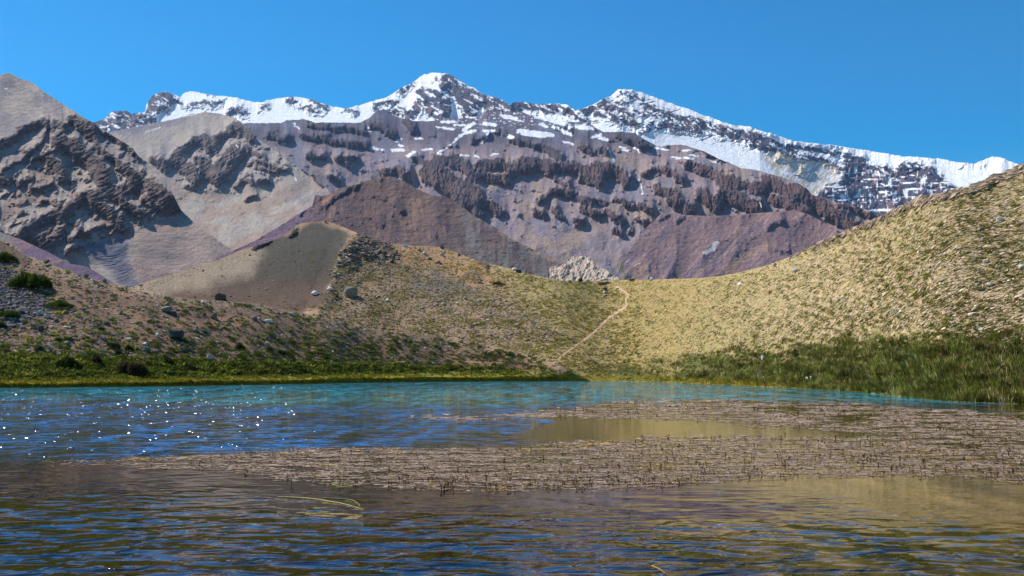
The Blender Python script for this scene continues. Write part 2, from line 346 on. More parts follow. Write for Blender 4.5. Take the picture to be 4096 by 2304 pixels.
sheet('volcanic_mountain', 215, 925, .55, C_TOP, lambda x: 0 * x + 292, 'top', lambda x: np.interp(x,[215,380,600,925],[4000,4200,4000,3600]), lambda X, Y: np.interp(Y,[110,150,175,300],[.38,.48,.62,.62]), build_C, M_FAR, jag=rock_jag(.7, 5, 62))

# ---- B: tan mountain with a cirque and the dry valley below it
B_TOP = prof([(80,140),(107,132.6),(125,129),(150,124),(175,119),(190,114),(206.7,112),(220,113.5),(234.5,118),(244,124),(256,138),(271,147),(291,163),(311,175),(325,187),(331.5,194),(345,206),(370,228)])
B_cl = [([(170,162),(180,152),(195,142),(205,138)],4.5),([(204,138),(211,146),(212,151)],5),([(213,144),(224,134),(238,127),(250,134)],4.5),([(240,130),(252,138)],6),([(152,160),(165,166)],3.6),([(160,158),(168,161)],3),([(158,166),(166,172)],2.4),
 ([(180,163),(190,172),(196,181)],7),([(204,168),(216,180)],7),([(196,160),(206,162)],4),([(224,176),(234,162),(246,150)],6),([(216,170),(222,160),(236,146)],4),([(236,186),(250,180)],2.4),([(186,186),(196,190)],2.4),([(254,152),(266,158)],2.2),([(256,160),(272,166),(288,170)],2.0),([(256,167),(276,172)],1.6),([(258,181),(268,183)],2.2),([(246,200),(254,196)],1.8),([(300,166),(308,172)],1.5),([(312,178),(322,186)],1.6),([(256,196)],1.6)]
def build_B(I):
    X, Y = I['PX'], I['PY']
    wx, wy = warp(X, Y, 3.0, 11, 201)
    d = strokes(wx, wy, B_cl); fine = fbm(X / 3, Y / 3, 4, 203, .6)
    zone = inpoly(X, Y, [(150,155),(180,150),(215,132),(250,128),(300,165),(280,180),(240,192),(190,192)], 5)
    strat = fbm((X * .55 + Y) / 1.7, (X - .55 * Y) / 20, 4, 205)
    m = np.maximum(sst(1, -.8, d + 1.7 * fine), zone * sst(.16, .34, fbm((X * .5 + Y) / 5, (X - Y * .5) / 11, 5, 207, .62)))
    disp = cliff(m, I, 1.1, 16, 8) + cliff(sst(.8, -.8, d + 1.6 * fine), I, .5, 17, 12) + m * (4.2 * ridged(wx / 4.5, wy / 11, 5, 209, .62) + 1.5 * strat) + 7 * fbm(X / 40, Y / 30, 2, 211) + (.1 + .4 * m) * fine + zone * .6 * strat + 2.2 * (ridged(wx / 16, wy / 60, 3, 213) - .4) * sst(190, 230, Y)
    disp = disp + 5.0 * fbm(wx / 24, wy / 12, 4, 214) * sst(178, 200, Y) * sst(262, 235, Y)
    sl = fbm((X * .62 + Y * .8) / 2.0, (X * .8 - Y * .62) / 26, 4, 215); tone = fbm(wx / 28, wy / 20, 3, 217)
    sc = mix(lin(174, 160, 146), lin(150, 140, 138), sst(-.1, .4, sl + tone))
    sc = mix(sc, lin(170, 144, 122), sst(0, .4, tone + .3) * sst(170, 200, Y) * .8)
    sc = mix(sc, lin(126, 118, 128), sst(135, 122, Y + .30 * (X - 150)) * .0 + sst(3, -3, sdist(wx, wy, [(100,134),(140,128),(175,121)], 3)) * .7)
    sc = mix(sc, lin(196, 190, 170), sst(5, -3, sdist(wx, wy, [(272,212),(300,200),(312,194)], 0)))
    sc = mix(sc, lin(146, 134, 142), sst(9, -3, sdist(wx, wy, [(290,200),(320,196),(345,208)], 0)) * .7)
    sc = mix(sc, lin(150, 142, 140), sst(.6, -.3, sdist(wx + .5 * fine, wy, [(196,196),(203,222),(192,240),(187,255),(185,272)], .6)) * .6)
    sc = mix(sc, lin(190, 146, 122), sst(8, -3, sdist(wx, wy, [(215,262),(240,250),(262,238)], 0)) * .6)
    rk = mix(lin(92, 70, 64), lin(74, 66, 70), sst(-.2, .2, fbm(wx / 9, wy / 6, 3, 219)))
    rk = mix(rk, lin(150, 122, 104), sst(.0, .4, strat) * .5)
    col = mix(sc, rk, m * .88) * (1 + .12 * fine[..., None] + .07 * sl[..., None])
    sn = sst(.3, -.3, strokes(X, Y, [([(146,132),(160,127.5)],.35),([(183,117),(196,114)],.35),([(205,190)],.7),([(213,188)],.5),([(295,178),(296,180)],.8),([(236,145),(238,147)],.5)]) + .3 * fine)
    return disp, mix(col, np.broadcast_to(lin(248, 250, 252, .9), col.shape), sn)
sheet('tan_mountain', 80, 375, .55, B_TOP, lambda x: 0 * x + 300, 'top', lambda x: np.interp(x,[80,206,331,375],[2900,2900,2800,2800]), lambda X, Y: np.interp(Y,[110,190,215,260,300],[.66,.62,.42,.30,.30]), build_B, M_FAR, jag=rock_jag(.5, 7, 63))

# ---- L: tall tan and brown mountain at the left
L_TOP = prof([(-160,150),(-110,120),(-60,92),(-25,80),(0,75.4),(7.5,72.7),(13,74.4),(18,78),(24,80.4),(27,80),(35,84.4),(43.7,91.3),(55.7,99.3),(67.6,107),(75.5,112),(84.5,118),(93.4,122.6),(102,129.6),(108,133),(115,137),(122,141),(128,145),(133,148),(137.6,155.4),(145,161),(154,166),(159,171),(164,175),(168,183),(171,190),(175,198),(181,210),(190,219),(205,231),(225,245),(250,262),(275,280)])
L_cl = [([(-40,168),(-20,158),(0,146),(10,140),(25,130),(43,122)],4.6),([(-30,190),(0,173),(18,163),(34,151),(47,134)],2.6),([(57,124),(66,126)],4),([(72,121),(82,126),(90,133)],6.5),([(44,120),(52,130)],3),
 ([(60,142),(72,146),(86,158),(98,170),(103,180)],9),([(50,158),(58,168),(62,178)],5),([(34,160),(44,156),(56,150)],3.5),([(88,124),(104,134),(118,141),(130,150),(138,156)],3.2),([(95,148),(110,158),(124,168)],4),
 ([(122,168),(140,180),(156,188),(166,196),(178,208)],5.5),([(104,186),(120,190),(134,186)],6),([(24,233),(40,222),(54,219),(70,210),(84,197),(98,194),(112,196)],6),([(32,190),(44,187),(52,184)],1.8),([(42,200),(58,204)],2),([(52,212),(60,206)],3),
 ([(32,241),(44,243),(58,240),(62,230)],5.5),([(70,241),(80,231)],3),([(65,253),(73,248)],2.6),([(95,204),(110,214),(120,222)],6),([(116,198),(130,208),(142,216)],5),([(146,200),(158,208),(170,212)],5),([(150,192),(168,204)],4),([(115,231),(128,231)],2.8),([(84,234),(100,228),(112,226)],2.4),
 ([(-20,172),(0,178),(8,184)],3),([(0,230),(9,236)],3),([(12,236),(22,240)],4),([(62,130),(60,138)],3),([(30,178),(20,186)],2.2),([(-60,210),(-30,200),(-8,206)],5)]
def build_L(I):
    X, Y = I['PX'], I['PY']
    wx, wy = warp(X, Y, 3.2, 12, 301)
    d = strokes(wx, wy, L_cl); fine = fbm(X / 3, Y / 3, 4, 303, .6)
    zone = inpoly(X, Y, [(-60,180),(0,165),(45,130),(90,122),(140,156),(182,212),(150,222),(90,250),(60,258),(10,236),(0,200)], 7)
    u = X * .55 + Y; v = X - Y * .55
    strat = fbm(u / 2.6, v / 26, 4, 305, .6)
    m = np.maximum(sst(.8, -.8, d + 2.4 * fine + 1.0 * strat), zone * sst(.16, .27, fbm(u / 6, v / 13, 5, 307, .62)))
    disp = cliff(m, I, 1.1, 17, 8) + cliff(sst(.8, -.8, d + 2 * fine), I, .6, 17, 12) + m * (4.6 * ridged(u / 6, v / 11, 5, 309, .62)) + (m * .9 + zone * .35) * 1.7 * strat + 8 * fbm(X / 46, Y / 40, 2, 311) + (.1 + .4 * m) * fine
    
    tone = fbm(wx / 36, wy / 26, 3, 315); sl = fbm((X * .5 - Y * .85) / 3.0 + 40, (X * .85 + Y * .5) / 40, 4, 317)
    sc = mix(lin(182, 164, 150), lin(154, 142, 140), sst(-.2, .35, tone + .5 * sl))
    sc = mix(sc, lin(168, 138, 120), sst(-.1, .3, tone) * sst(200, 170, X) * sst(150, 180, Y) * .8)
    sc = mix(sc, lin(176, 150, 136), sst(110, 150, X) * sst(215, 235, Y) * .8)
    blue = inpoly(wx, wy, [(84,248),(104,240),(128,236),(128,262),(142,292),(128,292),(112,272),(98,262)], 4)
    arc = fbm((Y - .012 * (X - 105) ** 2 * -1) / 1.3, X / 18, 4, 321)
    sc = mix(sc, lin(116, 116, 128) * (1 + .35 * arc[..., None]), blue * .85)
    sc = mix(sc, np.broadcast_to(lin(196, 164, 128), sc.shape), sst(4, -2, sdist(wx, wy, [(72,252),(84,262),(100,276)], 1.5)) * .7)
    rk = mix(lin(92, 68, 62), lin(74, 66, 70), sst(-.25, .25, fbm(wx / 10, wy / 6, 3, 323)))
    rk = mix(rk, lin(150, 122, 102), sst(.0, .4, strat) * .6)
    rk = mix(rk, lin(128, 86, 74), sst(.15, .5, fbm(wx / 16, wy / 14, 3, 325)) * .5)
    disp = disp + blue * arc * .9
    col = mix(sc, rk, m * .85) * (1 + .12 * fine[..., None] + .06 * strat[..., None])
    sn = sst(.3, -.3, strokes(X, Y, [([(5,89),(7,88.6)],.6)]) + .4 * fine)
    return disp, mix(col, np.broadcast_to(lin(248, 250, 252, .9), col.shape), sn)
sheet('brown_mountain', -160, 275, .55, L_TOP, lambda x: 0 * x + 312, 'top', lambda x: np.interp(x,[-160,0,181,275],[1500,1750,1950,2000]), lambda X, Y: .66 + 0 * X, build_L, M_FAR, jag=rock_jag(.6, 6, 64))

# ---- E: smooth purple hill behind the right slope
E_TOP = prof([(600,300),(612,286),(617,276),(622,262),(634,244),(648,226),(661,214),(674,213),(686,215),(711,216),(735.6,215),(755.5,213.5),(768,212.3),(780,211.5),(788,211),(795,210),(808,214),(817.7,219.3),(829.6,225),(841,232),(870,252),(920,285)])
def build_E(I):
    X, Y = I['PX'], I['PY']
    wx, wy = warp(X, Y, 4, 16, 401); fine = fbm(X / 2.5, Y / 2.5, 4, 403, .65)
    sl = fbm((X + .9 * (Y - 240)) / 5, (Y - .5 * X) / 46, 4, 405); tone = fbm((X + .9 * Y) / 34, (Y - X) / 60, 3, 407)
    d = strokes(wx, wy, [([(768,227),(782,222)],2.2),([(660,222),(668,218)],1.2),([(676,221),(684,218)],1.6),([(775,250),(790,254)],2)])
    m = np.maximum(sst(1, -.6, d + 1.2 * fine), .6 * sst(.42, .55, fbm(X / 4, Y / 3, 4, 409)))
    disp = cliff(m, I, .8, 12, 10) + m * 1.6 * ridged(X / 4, Y / 7, 3, 410) + 9 * (ridged((X + .8 * Y) / 46, (Y - X) / 90, 1, 411) - .3) + .1 * fine
    sc = mix(lin(146, 118, 116), lin(124, 106, 118), sst(-.3, .3, tone + .4 * sl))
    sc = mix(sc, lin(176, 140, 122), sst(.05, .45, sl + .6 * tone) * .7)
    sc = mix(sc, lin(192, 154, 124), sst(5, -3, sdist(wx, wy, [(726,270),(744,258),(770,244)], 1)) * .7)
    sc = mix(sc, lin(128, 124, 118), sst(8, -3, sdist(wx, wy, [(615,262),(622,276),(630,285)], 0)) * .6)
    col = mix(sc, np.broadcast_to(lin(96, 84, 96), sc.shape), m * .7) * (1 + .18 * fine[..., None])
    wh = sst(.5, -.5, strokes(wx, wy, [([(706,252),(713,249),(716,244)],1.7),([(738,250),(741,248)],.6),([(624,263),(628,260)],.7),([(634,267),(640,263)],.5)]) + .8 * fine)
    col = mix(col, np.broadcast_to(lin(214, 204, 200), col.shape), wh)
    gr = sst(1.2, -.4, strokes(wx, wy, [([(621,260),(619,264),(622,272),(626,281)],.7)]) + fine)
    return disp, mix(col, np.broadcast_to(lin(84, 104, 62), col.shape), gr * .8)
sheet('purple_hill', 600, 920, .6, E_TOP, lambda x: 0 * x + 300, 'top', lambda x: 2500 - 0 * x, lambda X, Y: .62 + 0 * X, build_E, M_FAR, jag=rock_jag(.3, 5, 65))

# ---- D: reddish cone behind the dome
D_TOP = prof([(180,292),(205,268),(218.6,257),(235,250),(256,240),(271,231),(285,223),(300,213),(312,206),(315.6,194.7),(322,196),(329.5,194),(338.5,188.7),(355.4,184.7),(370,179.8),(382,176.8),(393,176.8),(405,181.8),(415,188),(425,192.7),(433,195.6),(445,196.4),(456.7,202.4),(464.7,208.4),(474.6,216.3),(484.6,221.3),(499.5,230),(510.4,238),(524,245),(536.8,251),(552,257),(566.7,264),(590,276),(620,292)])
def build_D(I):
    X, Y = I['PX'], I['PY']
    wx, wy = warp(X, Y, 3.5, 12, 501); fine = fbm(X / 2.4, Y / 2.4, 4, 503, .65)
    sl = fbm((X + .12 * (Y - 200) * np.sign(390 - X)) / 4.5, Y / 40, 4, 505); tone = fbm(wx / 34, wy / 30, 3, 507)
    d = strokes(wx, wy, [([(315,196),(317,204),(322,206)],2.5),([(326,205),(336,198),(346,190),(358,186)],2.6),([(372,196),(384,200)],1.8),([(368,218),(380,224),(382,226)],2.4),([(394,206),(400,212)],3),([(300,216),(306,210)],1)])
    m = np.maximum(sst(1, -.7, d + 1.4 * fine), .7 * sst(.36, .5, fbm(X / 5, Y / 4, 4, 509, .6)))
    disp = cliff(m, I, .7, 12, 10) + m * 1.8 * ridged(X / 4, Y / 6, 3, 511) + 5 * (ridged(wx / 50, wy / 100, 1, 513) - .3) + 6 * fbm(X / 60, Y / 60, 2, 515) + .1 * sl + .16 * fine
    sc = mix(lin(122, 98, 90), lin(104, 86, 90), sst(-.3, .3, tone + .3 * sl))
    sc = mix(sc, lin(158, 126, 106), sst(.05, .5, sl * .35 + tone * .5 + .25 * sst(12, 0, sdist(wx, wy, [(425,196),(416,225),(408,248)], 4))) * .8)
    sc = mix(sc, lin(124, 120, 116), sst(440, 480, X) * sst(-.3, .3, sl + .1) * .8)
    sc = mix(sc, lin(178, 146, 118), sst(3, -1, sdist(wx, wy, [(500,232),(530,249),(562,262)], .5)) * .6)
    sc = mix(sc, lin(138, 110, 134), sst(330, 290, X) * .6)
    sc = mix(sc, lin(182, 134, 112), sst(3, -1, sdist(wx, wy, [(322,203),(332,198)], 2)) * .8)
    return disp, mix(sc, np.broadcast_to(lin(104, 84, 90), sc.shape), m * .75) * (1 + .22 * fine[..., None])
sheet('reddish_hill', 180, 620, .6, D_TOP, lambda x: 0 * x + 300, 'top', lambda x: 1500 + 0 * x, lambda X, Y: .6 + 0 * X, build_D, M_FAR, jag=rock_jag(.45, 5, 66))

# ---- F: pale eroded badland rocks
F_TOP = prof([(540,300),(547,282),(549,268),(554,266),(560,266.5),(563,263.5),(566,264),(568,259),(574,256.3),(580,256),(588,257),(590,258),(595,263.5),(600,267.5),(607,270.5),(612,274),(618,277.5),(621,282),(628,300)])
def build_F(I):
    X, Y = I['PX'], I['PY']
    wx, wy = warp(X, Y, 1.2, 5, 601); fine = fbm(X / 1.2, Y / 1.2, 4, 603, .6)
    r = ridged((wx + wy * .6) / 11, (wy - wx * .4) / 15, 3, 605, .5)
    r2 = ridged((wx) / 3, (wy) / 3.5, 3, 607, .6)
    disp = 7 * r + 1.2 * r2 + .2 * fine
    sc = mix(lin(244, 218, 188), lin(190, 166, 150), sst(.1, .5, r2 + fine * .6) * .8)
    sc = mix(sc, lin(196, 168, 152), sst(2.2, -.8, sdist(wx, wy, [(562,266),(572,274),(580,280)], .6)) * .8)
    return disp, sc * (1 + .12 * fine[..., None])
sheet('badland_rocks', 540, 628, .3, F_TOP, lambda x: 0 * x + 300, 'top', lambda x: 1350 + 0 * x, lambda X, Y: .48 + 0 * X, build_F, M_FAR, jag=rock_jag(.9, 1.6, 67))

# ---- G: purple slope peeping at the far left
G_TOP = prof([(-140,215),(-60,222),(0,232),(20,239),(50,253),(70,264),(80,265.2),(88,267),(99.4,274),(115,284),(140,298)])
def build_G(I):
    X, Y = I['PX'], I['PY']; fine = fbm(X / 2.4, Y / 2, 4, 703, .65); tone = fbm((X - Y) / 20, (X + Y) / 30, 3, 707)
    sc = mix(lin(112, 92, 112), lin(132, 104, 108), sst(-.2, .3, tone + sst(60, 10, X) - .5))
    sc = mix(sc, lin(130, 128, 122), sst(24, 0, X + .5 * (Y - 240)) * .7)
    return .9 * fine + 2 * tone, sc * (1 + .2 * fine[..., None])
sheet('purple_hill', -140, 140, .7, G_TOP, lambda x: 0 * x + 312, 'top', lambda x: 820 + 0 * x, lambda X, Y: .6 + 0 * X, build_G, M_MID)

# ------------------------------------------------------------------ the bowl round the lake: dome, saddle and right slope
SHORE = prof([(-300,392),(-100,389.5),(0,388),(60,387.6),(119,387),(190,386),(256,385),(320,383.6),(385,382.5),(450,381.8),(512,381.5),(611,381),(661,382),(711,384.5),(768,387),(808,389),(857,392),(897,396),(927,400),(957,402),(990,403),(1024,404.3),(1100,408),(1250,420),(1400,440)])
shoreD = lambda x: HC / -rays(x, SHORE(x))[1]
H_TOP = prof([(60,312),(110,296),(132,287),(149,281),(184,271),(199,266),(223.6,258),(238.5,251),(256,246),(271,241),(286,235),(292,229),(296,226),(300.7,224),(308,222.4),(315.6,222),(325.6,221.3),(335.5,224),(350.4,230),(360,234),(368,236),(385,242),(395,244),(415,246),(440,247),(460,254),(479.6,261.5),(512,269),(532,275),(561.7,280.5),(581.6,281),(621,280),(651,279.5),(701,278),(720.7,276),(740.6,272),(768,265),(788,257.6),(808,248),(827.6,239),(843.5,232),(857.5,226),(882,216),(897,208),(917,198.5),(937,194),(967,187),(986.6,178.8),(1006.5,170.8),(1024,163),(1060,150),(1120,132),(1250,100),(1400,70)])
GREYDOME = [(148,284),(240,252),(288,232),(318,222),(336,226),(352,236),(344,252),(338,268),(326,290),(318,306),(300,312),(256,306),(170,300)]
def build_H(I):
    X, Y = I['PX'], I['PY']
    wx, wy = warp(X, Y, 5, 18, 801); fine = fbm(X / 2.2, Y / 2.0, 4, 803, .7); sp = fbm((X + .5 * Y) / 1.5, (Y - .45 * X) / .9, 3, 805)
    dome = inpoly(wx, wy, GREYDOME, 5)
    out = sst(2.5, -1, strokes(wx, wy, [([(362,236),(374,242),(386,248)],5),([(350,247),(360,252),(368,256)],5),([(382,252),(392,256)],4),([(345,263),(354,266)],3),([(478,262),(486,266)],2.5),([(465,275),(478,278)],2)]) + 2.5 * fine)
    outR = sst(3.0, -1.5, sdist(wx, wy, [(812,250),(845,236),(880,222),(905,208),(938,198),(975,192),(1000,180),(1030,165)], 1.5) + 2 * fine) * (X > 790)
    leftR = sst(1.2, -1, strokes(wx, wy, [([(254,250),(262,246),(270,243)],2.2),([(290,234),(296,228)],2.2)]) + 1.4 * fine)
    m = np.maximum(np.maximum(out, outR * .8), leftR)
    fold = sst(16, -2, sdist(X, Y, [(352,238),(340,262),(332,284),(318,312)], 0))
    disp = cliff(m * .8, I, 1.1, 10, 5) + m * 3.2 * ridged(X / 3.5, Y / 3.0, 4, 807) + 9 * fbm(X / 90, Y / 60, 3, 809) * sst(0, 25, SHORE(X) - Y) + 1.0 * fbm(X / 12, Y / 8, 3, 811) + .25 * fine + 9 * fold
    tone = fbm(wx / 40, wy / 20, 3, 813)
    base = mix(lin(168, 136, 104), lin(158, 140, 96), sst(430, 540, X))
    base = mix(base, lin(160, 136, 88), sst(480, 600, X) * sst(820, 640, X))
    base = mix(base, lin(182, 154, 118), sst(660, 860, X))
    rub = inpoly(wx, wy, [(330,262),(350,248),(372,240),(392,254),(410,268),(440,268),(470,280),(520,300),(560,335),(520,352),(400,345),(340,330),(318,308)], 12)
    base = mix(base, lin(138, 116, 92), rub * .85)
    base = mix(base, lin(104, 96, 88), inpoly(wx, wy, [(405,272),(440,272),(480,288),(478,300),(440,300),(412,290)], 7) * .7)
    base = mix(base, lin(158, 122, 88), inpoly(wx, wy, [(376,244),(430,248),(470,262),(500,275),(512,290),(470,284),(440,268),(400,262)], 6) * .8)
    base = mix(base, mix(lin(70, 70, 63), lin(70, 62, 54), sst(230, 300, Y)), dome * .95)
    base = mix(base, lin(104, 82, 68), dome * sst(270, 300, Y) * .8)
    base = mix(base, lin(150, 134, 96), sst(3.5, -1, sdist(wx, wy, [(362,238),(350,242),(342,255),(336,270),(330,285)], .5)) * .7)
    base = mix(base, lin(166, 146, 122), inpoly(wx, wy, [(120,292),(200,264),(250,246),(262,252),(250,276),(190,290),(150,300)], 8) * .8)
    gcov = sst(.02, .35, fbm(wx / 7, wy / 3, 4, 817) + .25 * sst(560, 1000, X)) * sst(470, 600, X) * .65
    base = mix(base, lin(128, 124, 62), gcov)
    hb = SHORE(X) - Y                                             # px above the waterline
    lim = np.interp(X, [560, 640, 700, 800, 900, 1024, 1200], [7, 12, 22, 38, 50, 58, 74]) + 16 * fbm(X / 22, Y / 12, 4, 819)
    gz = sst(8, -8, hb - lim) * (X > 540)
    base = mix(base, lin(78, 84, 36), gz * .9)
    base = mix(base, lin(136, 118, 30), sst(7, 3, hb) * sst(500, 560, X) * sst(820, 760, X) * .8)
    base = mix(base, lin(104, 84, 74), m * .75)
    col = base * (1 + .30 * fine[..., None] + .16 * sp[..., None])
    return disp, np.clip(col, .01, 1)
hill = sheet('hillside_terrain', 60, 1340, .8, H_TOP, lambda x: SHORE(x) + .6, 'bot',
   lambda x: shoreD(x) + np.interp(x, [60, 250, 400, 560], [60, 50, 26, 0]), lambda X, Y: np.interp(X,[60,320,440,600,700,850,1024,1340],[.44,.46,.40,.33,.38,.50,.52,.62]) * sst(-14, 30, SHORE(X) - Y + 6) , build_H, M_NEAR, jag=rock_jag(.35, 3, 68), back=(.04, .06))

# ------------------------------------------------------------------ the near left slope
J_TOP = prof([(-300,150),(-150,200),(-60,228),(0,239.7),(10,243),(18,248),(24,255),(40,260),(50,264),(63.6,269),(79.5,275),(89.4,278),(109,283),(132,288),(149,293),(169,297),(200,299.5),(230,301.5),(256,303.8),(286,310),(305.7,313.7),(330.5,319.7),(340,321),(365,328),(415,334),(440,337),(484.6,343.7),(512,350.7),(537,356.6),(545,360.4),(560,366),(576,374),(592,381.6)])
def build_J(I):
    X, Y = I['PX'], I['PY']
    wx, wy = warp(X, Y, 4, 14, 901); fine = fbm(X / 2.0, Y / 1.5, 4, 903, .7)
    hb = SHORE(X) - Y
    oc = sst(1.5, -1.5, sdist(wx, wy, [(-30,238),(0,246),(12,250),(24,260)], 5) + 2 * fine)
    disp = 5 * fbm(X / 70, Y / 40, 3, 905) * sst(6, 40, hb) + 1.0 * fbm(X / 10, Y / 6, 4, 907) * sst(3, 14, hb) + oc * 3.2 * ridged(X / 5, Y / 5, 4, 909) + .22 * fine * sst(3, 10, hb)
    disp = disp + 1.6 * fbm(X / 16, Y / 3.5, 3, 911) * sst(20, 4, hb) * sst(0, 3, hb)
    base = mix(lin(136, 104, 80), lin(118, 92, 74), sst(-.3, .3, fbm(wx / 30, wy / 10, 3, 913)))
    base = mix(base, lin(172, 146, 116), sst(14, 0, Y - J_TOP(X)) * .5)
    base = mix(base, lin(84, 76, 72), inpoly(wx, wy, [(-100,258),(6,262),(30,285),(46,300),(44,318),(20,330),(-100,334)], 8) * .8)
    base = mix(base, lin(72, 58, 48), oc * .8)
    gl = np.interp(X, [-300, 0, 100, 200, 300, 400, 500, 560], [34, 32, 28, 25, 20, 17, 13, 8]) + 7 * fbm(X / 18, Y / 6, 4, 915)
    g = sst(5, -5, hb - gl)
    gcol = mix(lin(86, 92, 36), lin(120, 124, 44), sst(150, 420, X))
    gcol = mix(gcol, lin(150, 138, 40), sst(9, 4, hb) * .8)
    gcol = mix(gcol, lin(140, 100, 24), sst(4.5, 1.5, hb + 1.2 * fbm(X / 8, Y, 2, 917)) * .7)
    base = mix(base, gcol, g)
    return disp, np.clip(base * (1 + .30 * fine[..., None]), .008, 1)
def J_T(X, Y):
    hb = SHORE(X) - Y
    k = 1 + .35 * fbm(X / 22, 0 * X + 1, 3, 919)
    return np.where(hb < 4.2 * k, 3.0, np.where(hb < 10 * k, .10, .40 + .0 * X))
left = sheet('hillside_terrain', -300, 592, .7, J_TOP, lambda x: SHORE(x) + .5, 'bot', shoreD, lambda X, Y: np.clip(J_T(X, Y), .1, 3) , build_J, M_NEAR, jag=rock_jag(.5, 3, 69), back=(.03, .04))

# wide land under everything
gv = []; R0 = [0, 260, 700, 2000, 6000, 14000, 30000]
ng = 96
for r in R0:
    for k in range(ng):
        a = 2 * math.pi * k / ng
        z = -2.2 if r <= 260 else (-3 if r <= 700 else -6 + 0.0 * r)
        gv.append((r * math.sin(a), r * math.cos(a), z))
gf = [(i * ng + k, i * ng + (k + 1) % ng, (i + 1) * ng + (k + 1) % ng, (i + 1) * ng + k) for i in range(len(R0) - 1) for k in range(ng)]
gme = set_mesh('ground', gv, gf, np.broadcast_to(lin(120, 100, 84), (len(gv), 3)), M_MID)
tag(link('ground', gme), kind='structure')

# ------------------------------------------------------------------ water
def weed_mask(X, Y):
    """1 where floating weed covers the lake, px"""
    wx = X + 26 * fbm(X / 60, Y / 9, 3, 951); wy = Y + 1.6 * fbm(X / 34, Y / 5, 4, 953)
    up = inpoly(wx, wy, [(420,417),(520,412.5),(560,408),(600,405),(625,400),(700,399.6),(760,401.5),(830,403),(890,407),(960,411),(1010,415),(1200,418),(1200,430),(1010,436),(900,437),(830,431),(760,427),(700,420),(620,418),(520,419),(440,421)], 2.4)
    lo = inpoly(wx, wy, [(40,462),(150,458),(220,455),(270,451),(320,448.5),(400,449.5),(500,449.5),(560,443),(640,437.5),(720,436.5),(830,438),(900,436),(1200,430),(1200,488),(1024,483),(980,478),(920,474),(860,476),(768,478),(700,482),(660,488),(600,490),(540,490),(480,490),(400,488),(330,484),(260,477),(220,472),(165,470),(120,465),(40,466)], 2.6)
    left_fade = sst(40, 380, X) * .8 + .2
    right_hole = 1 - .9 * inpoly(wx, wy, [(430,422),(560,418),(700,424),(790,431),(860,432),(900,436),(760,439),(640,439),(560,444),(480,446),(400,440)], 2)
    v = np.maximum(up * right_hole, lo * np.where(Y < 470, left_fade, left_fade * sst(170, 330, X) ))
    return v
def rough_mask(X, Y):
    """1 where the wind ruffles the lake, px"""
    wx = X + 30 * fbm(X / 90, Y / 7, 3, 961); wy = Y + 2.0 * fbm(X / 60, Y / 6, 4, 963)
    low = np.interp(wx, [-200, 0, 200, 330, 430, 520, 560, 620, 700, 760, 850, 900, 945, 990, 1030], [466, 462, 455, 449, 446, 436, 412, 403, 400, 402, 404, 406, 409, 405, 400])
    r = sst(1, -1, (wy - low + 3 * fbm(X / 26, Y / 1.6, 3, 965)) / np.interp(X, [0, 200, 450, 600], [7, 5, 4, 2]))
    r = np.maximum(r, .8 * inpoly(wx, wy, [(890,407),(930,405.5),(1000,410),(1024,412),(960,412)], 1))
    r = np.maximum(r, .55 * inpoly(wx, wy, [(400,424),(520,430),(540,444),(480,447),(380,448)], 4))
    return r
wy_ = np.concatenate([np.linspace(371.2, 380, 14), np.arange(380.3, 420, .5), np.arange(420, 600, 1.5), np.array([620, 660, 740, 900, 1400, 3000])])
wx_ = np.concatenate([np.arange(-600, 1700, 5)])
WX, WY = np.meshgrid(wx_, wy_)
WD = HC / -rays(WX, WY)[1]
WV = P3(WX, WY, WD); WV[..., 2] = 0
far = WY < 376
WV[far, 0] = np.clip(WV[far, 0], -400, 400); WV[..., 1] = np.minimum(WV[..., 1], 420)
rg = rough_mask(WX, WY)
deep = sst(4, -4, WY + 1.5 * fbm(WX / 80, WY / 5, 3, 971) - np.interp(WX, [-200, 0, 120, 250, 500, 600, 800, 950, 1100], [399, 399, 400, 405, 406, 403, 401, 403, 400]))
bank2 = sst(.12, .34, fbm(WX / 150, WY / 9, 4, 973)) * (1 - deep)
bed_reflect = mix(np.broadcast_to(lin(62, 44, 36, .35), WX.shape + (3,)), lin(112, 90, 46, .5), sst(620, 940, WX + 1.2 * (WY - 520) * 0 + 60 * fbm(WX / 90, WY / 14, 3, 981)))  # brown lakebed; olive gold at right also paints in the slope's reflection
wc = mix(bed_reflect, lin(0, 66, 112), rg * .95)
wc = mix(wc, lin(44, 50, 84), bank2 * rg * .35)
wc = mix(wc, lin(0, 112, 128), deep * sst(.2, .7, rg))
wc = mix(wc, lin(0, 118, 132), deep * rg * sst(-.2, .3, fbm(WX / 60, WY / 3, 3, 975)) * .5)
ripple = sst(np.interp(WX, [0, 300, 700, 1024], [420, 440, 455, 455]), 572, WY) * (1 - rg)
ripple = ripple * (.55 + .75 * sst(-.25, .35, fbm(WV[..., 0] / 4.0, WV[..., 1] / 9, 2, 977))) * (.42 + .58 * sst(480, 560, WY + .06 * (512 - WX)))
ripple = ripple * (1 - .55 * inpoly(WX, WY, [(430,484),(1200,470),(1200,520),(860,532),(620,528),(470,505)], 14)) * (1 + .8 * sst(540, 760, WX) * sst(535, 560, WY)) * (.7 + .6 * sst(-.25, .25, fbm(WX / 70, WY / 10, 3, 979)))
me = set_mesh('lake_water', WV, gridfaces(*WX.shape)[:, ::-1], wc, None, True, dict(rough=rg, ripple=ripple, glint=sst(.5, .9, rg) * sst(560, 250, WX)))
lake = link('lake_water', me); tag(lake, kind='structure')
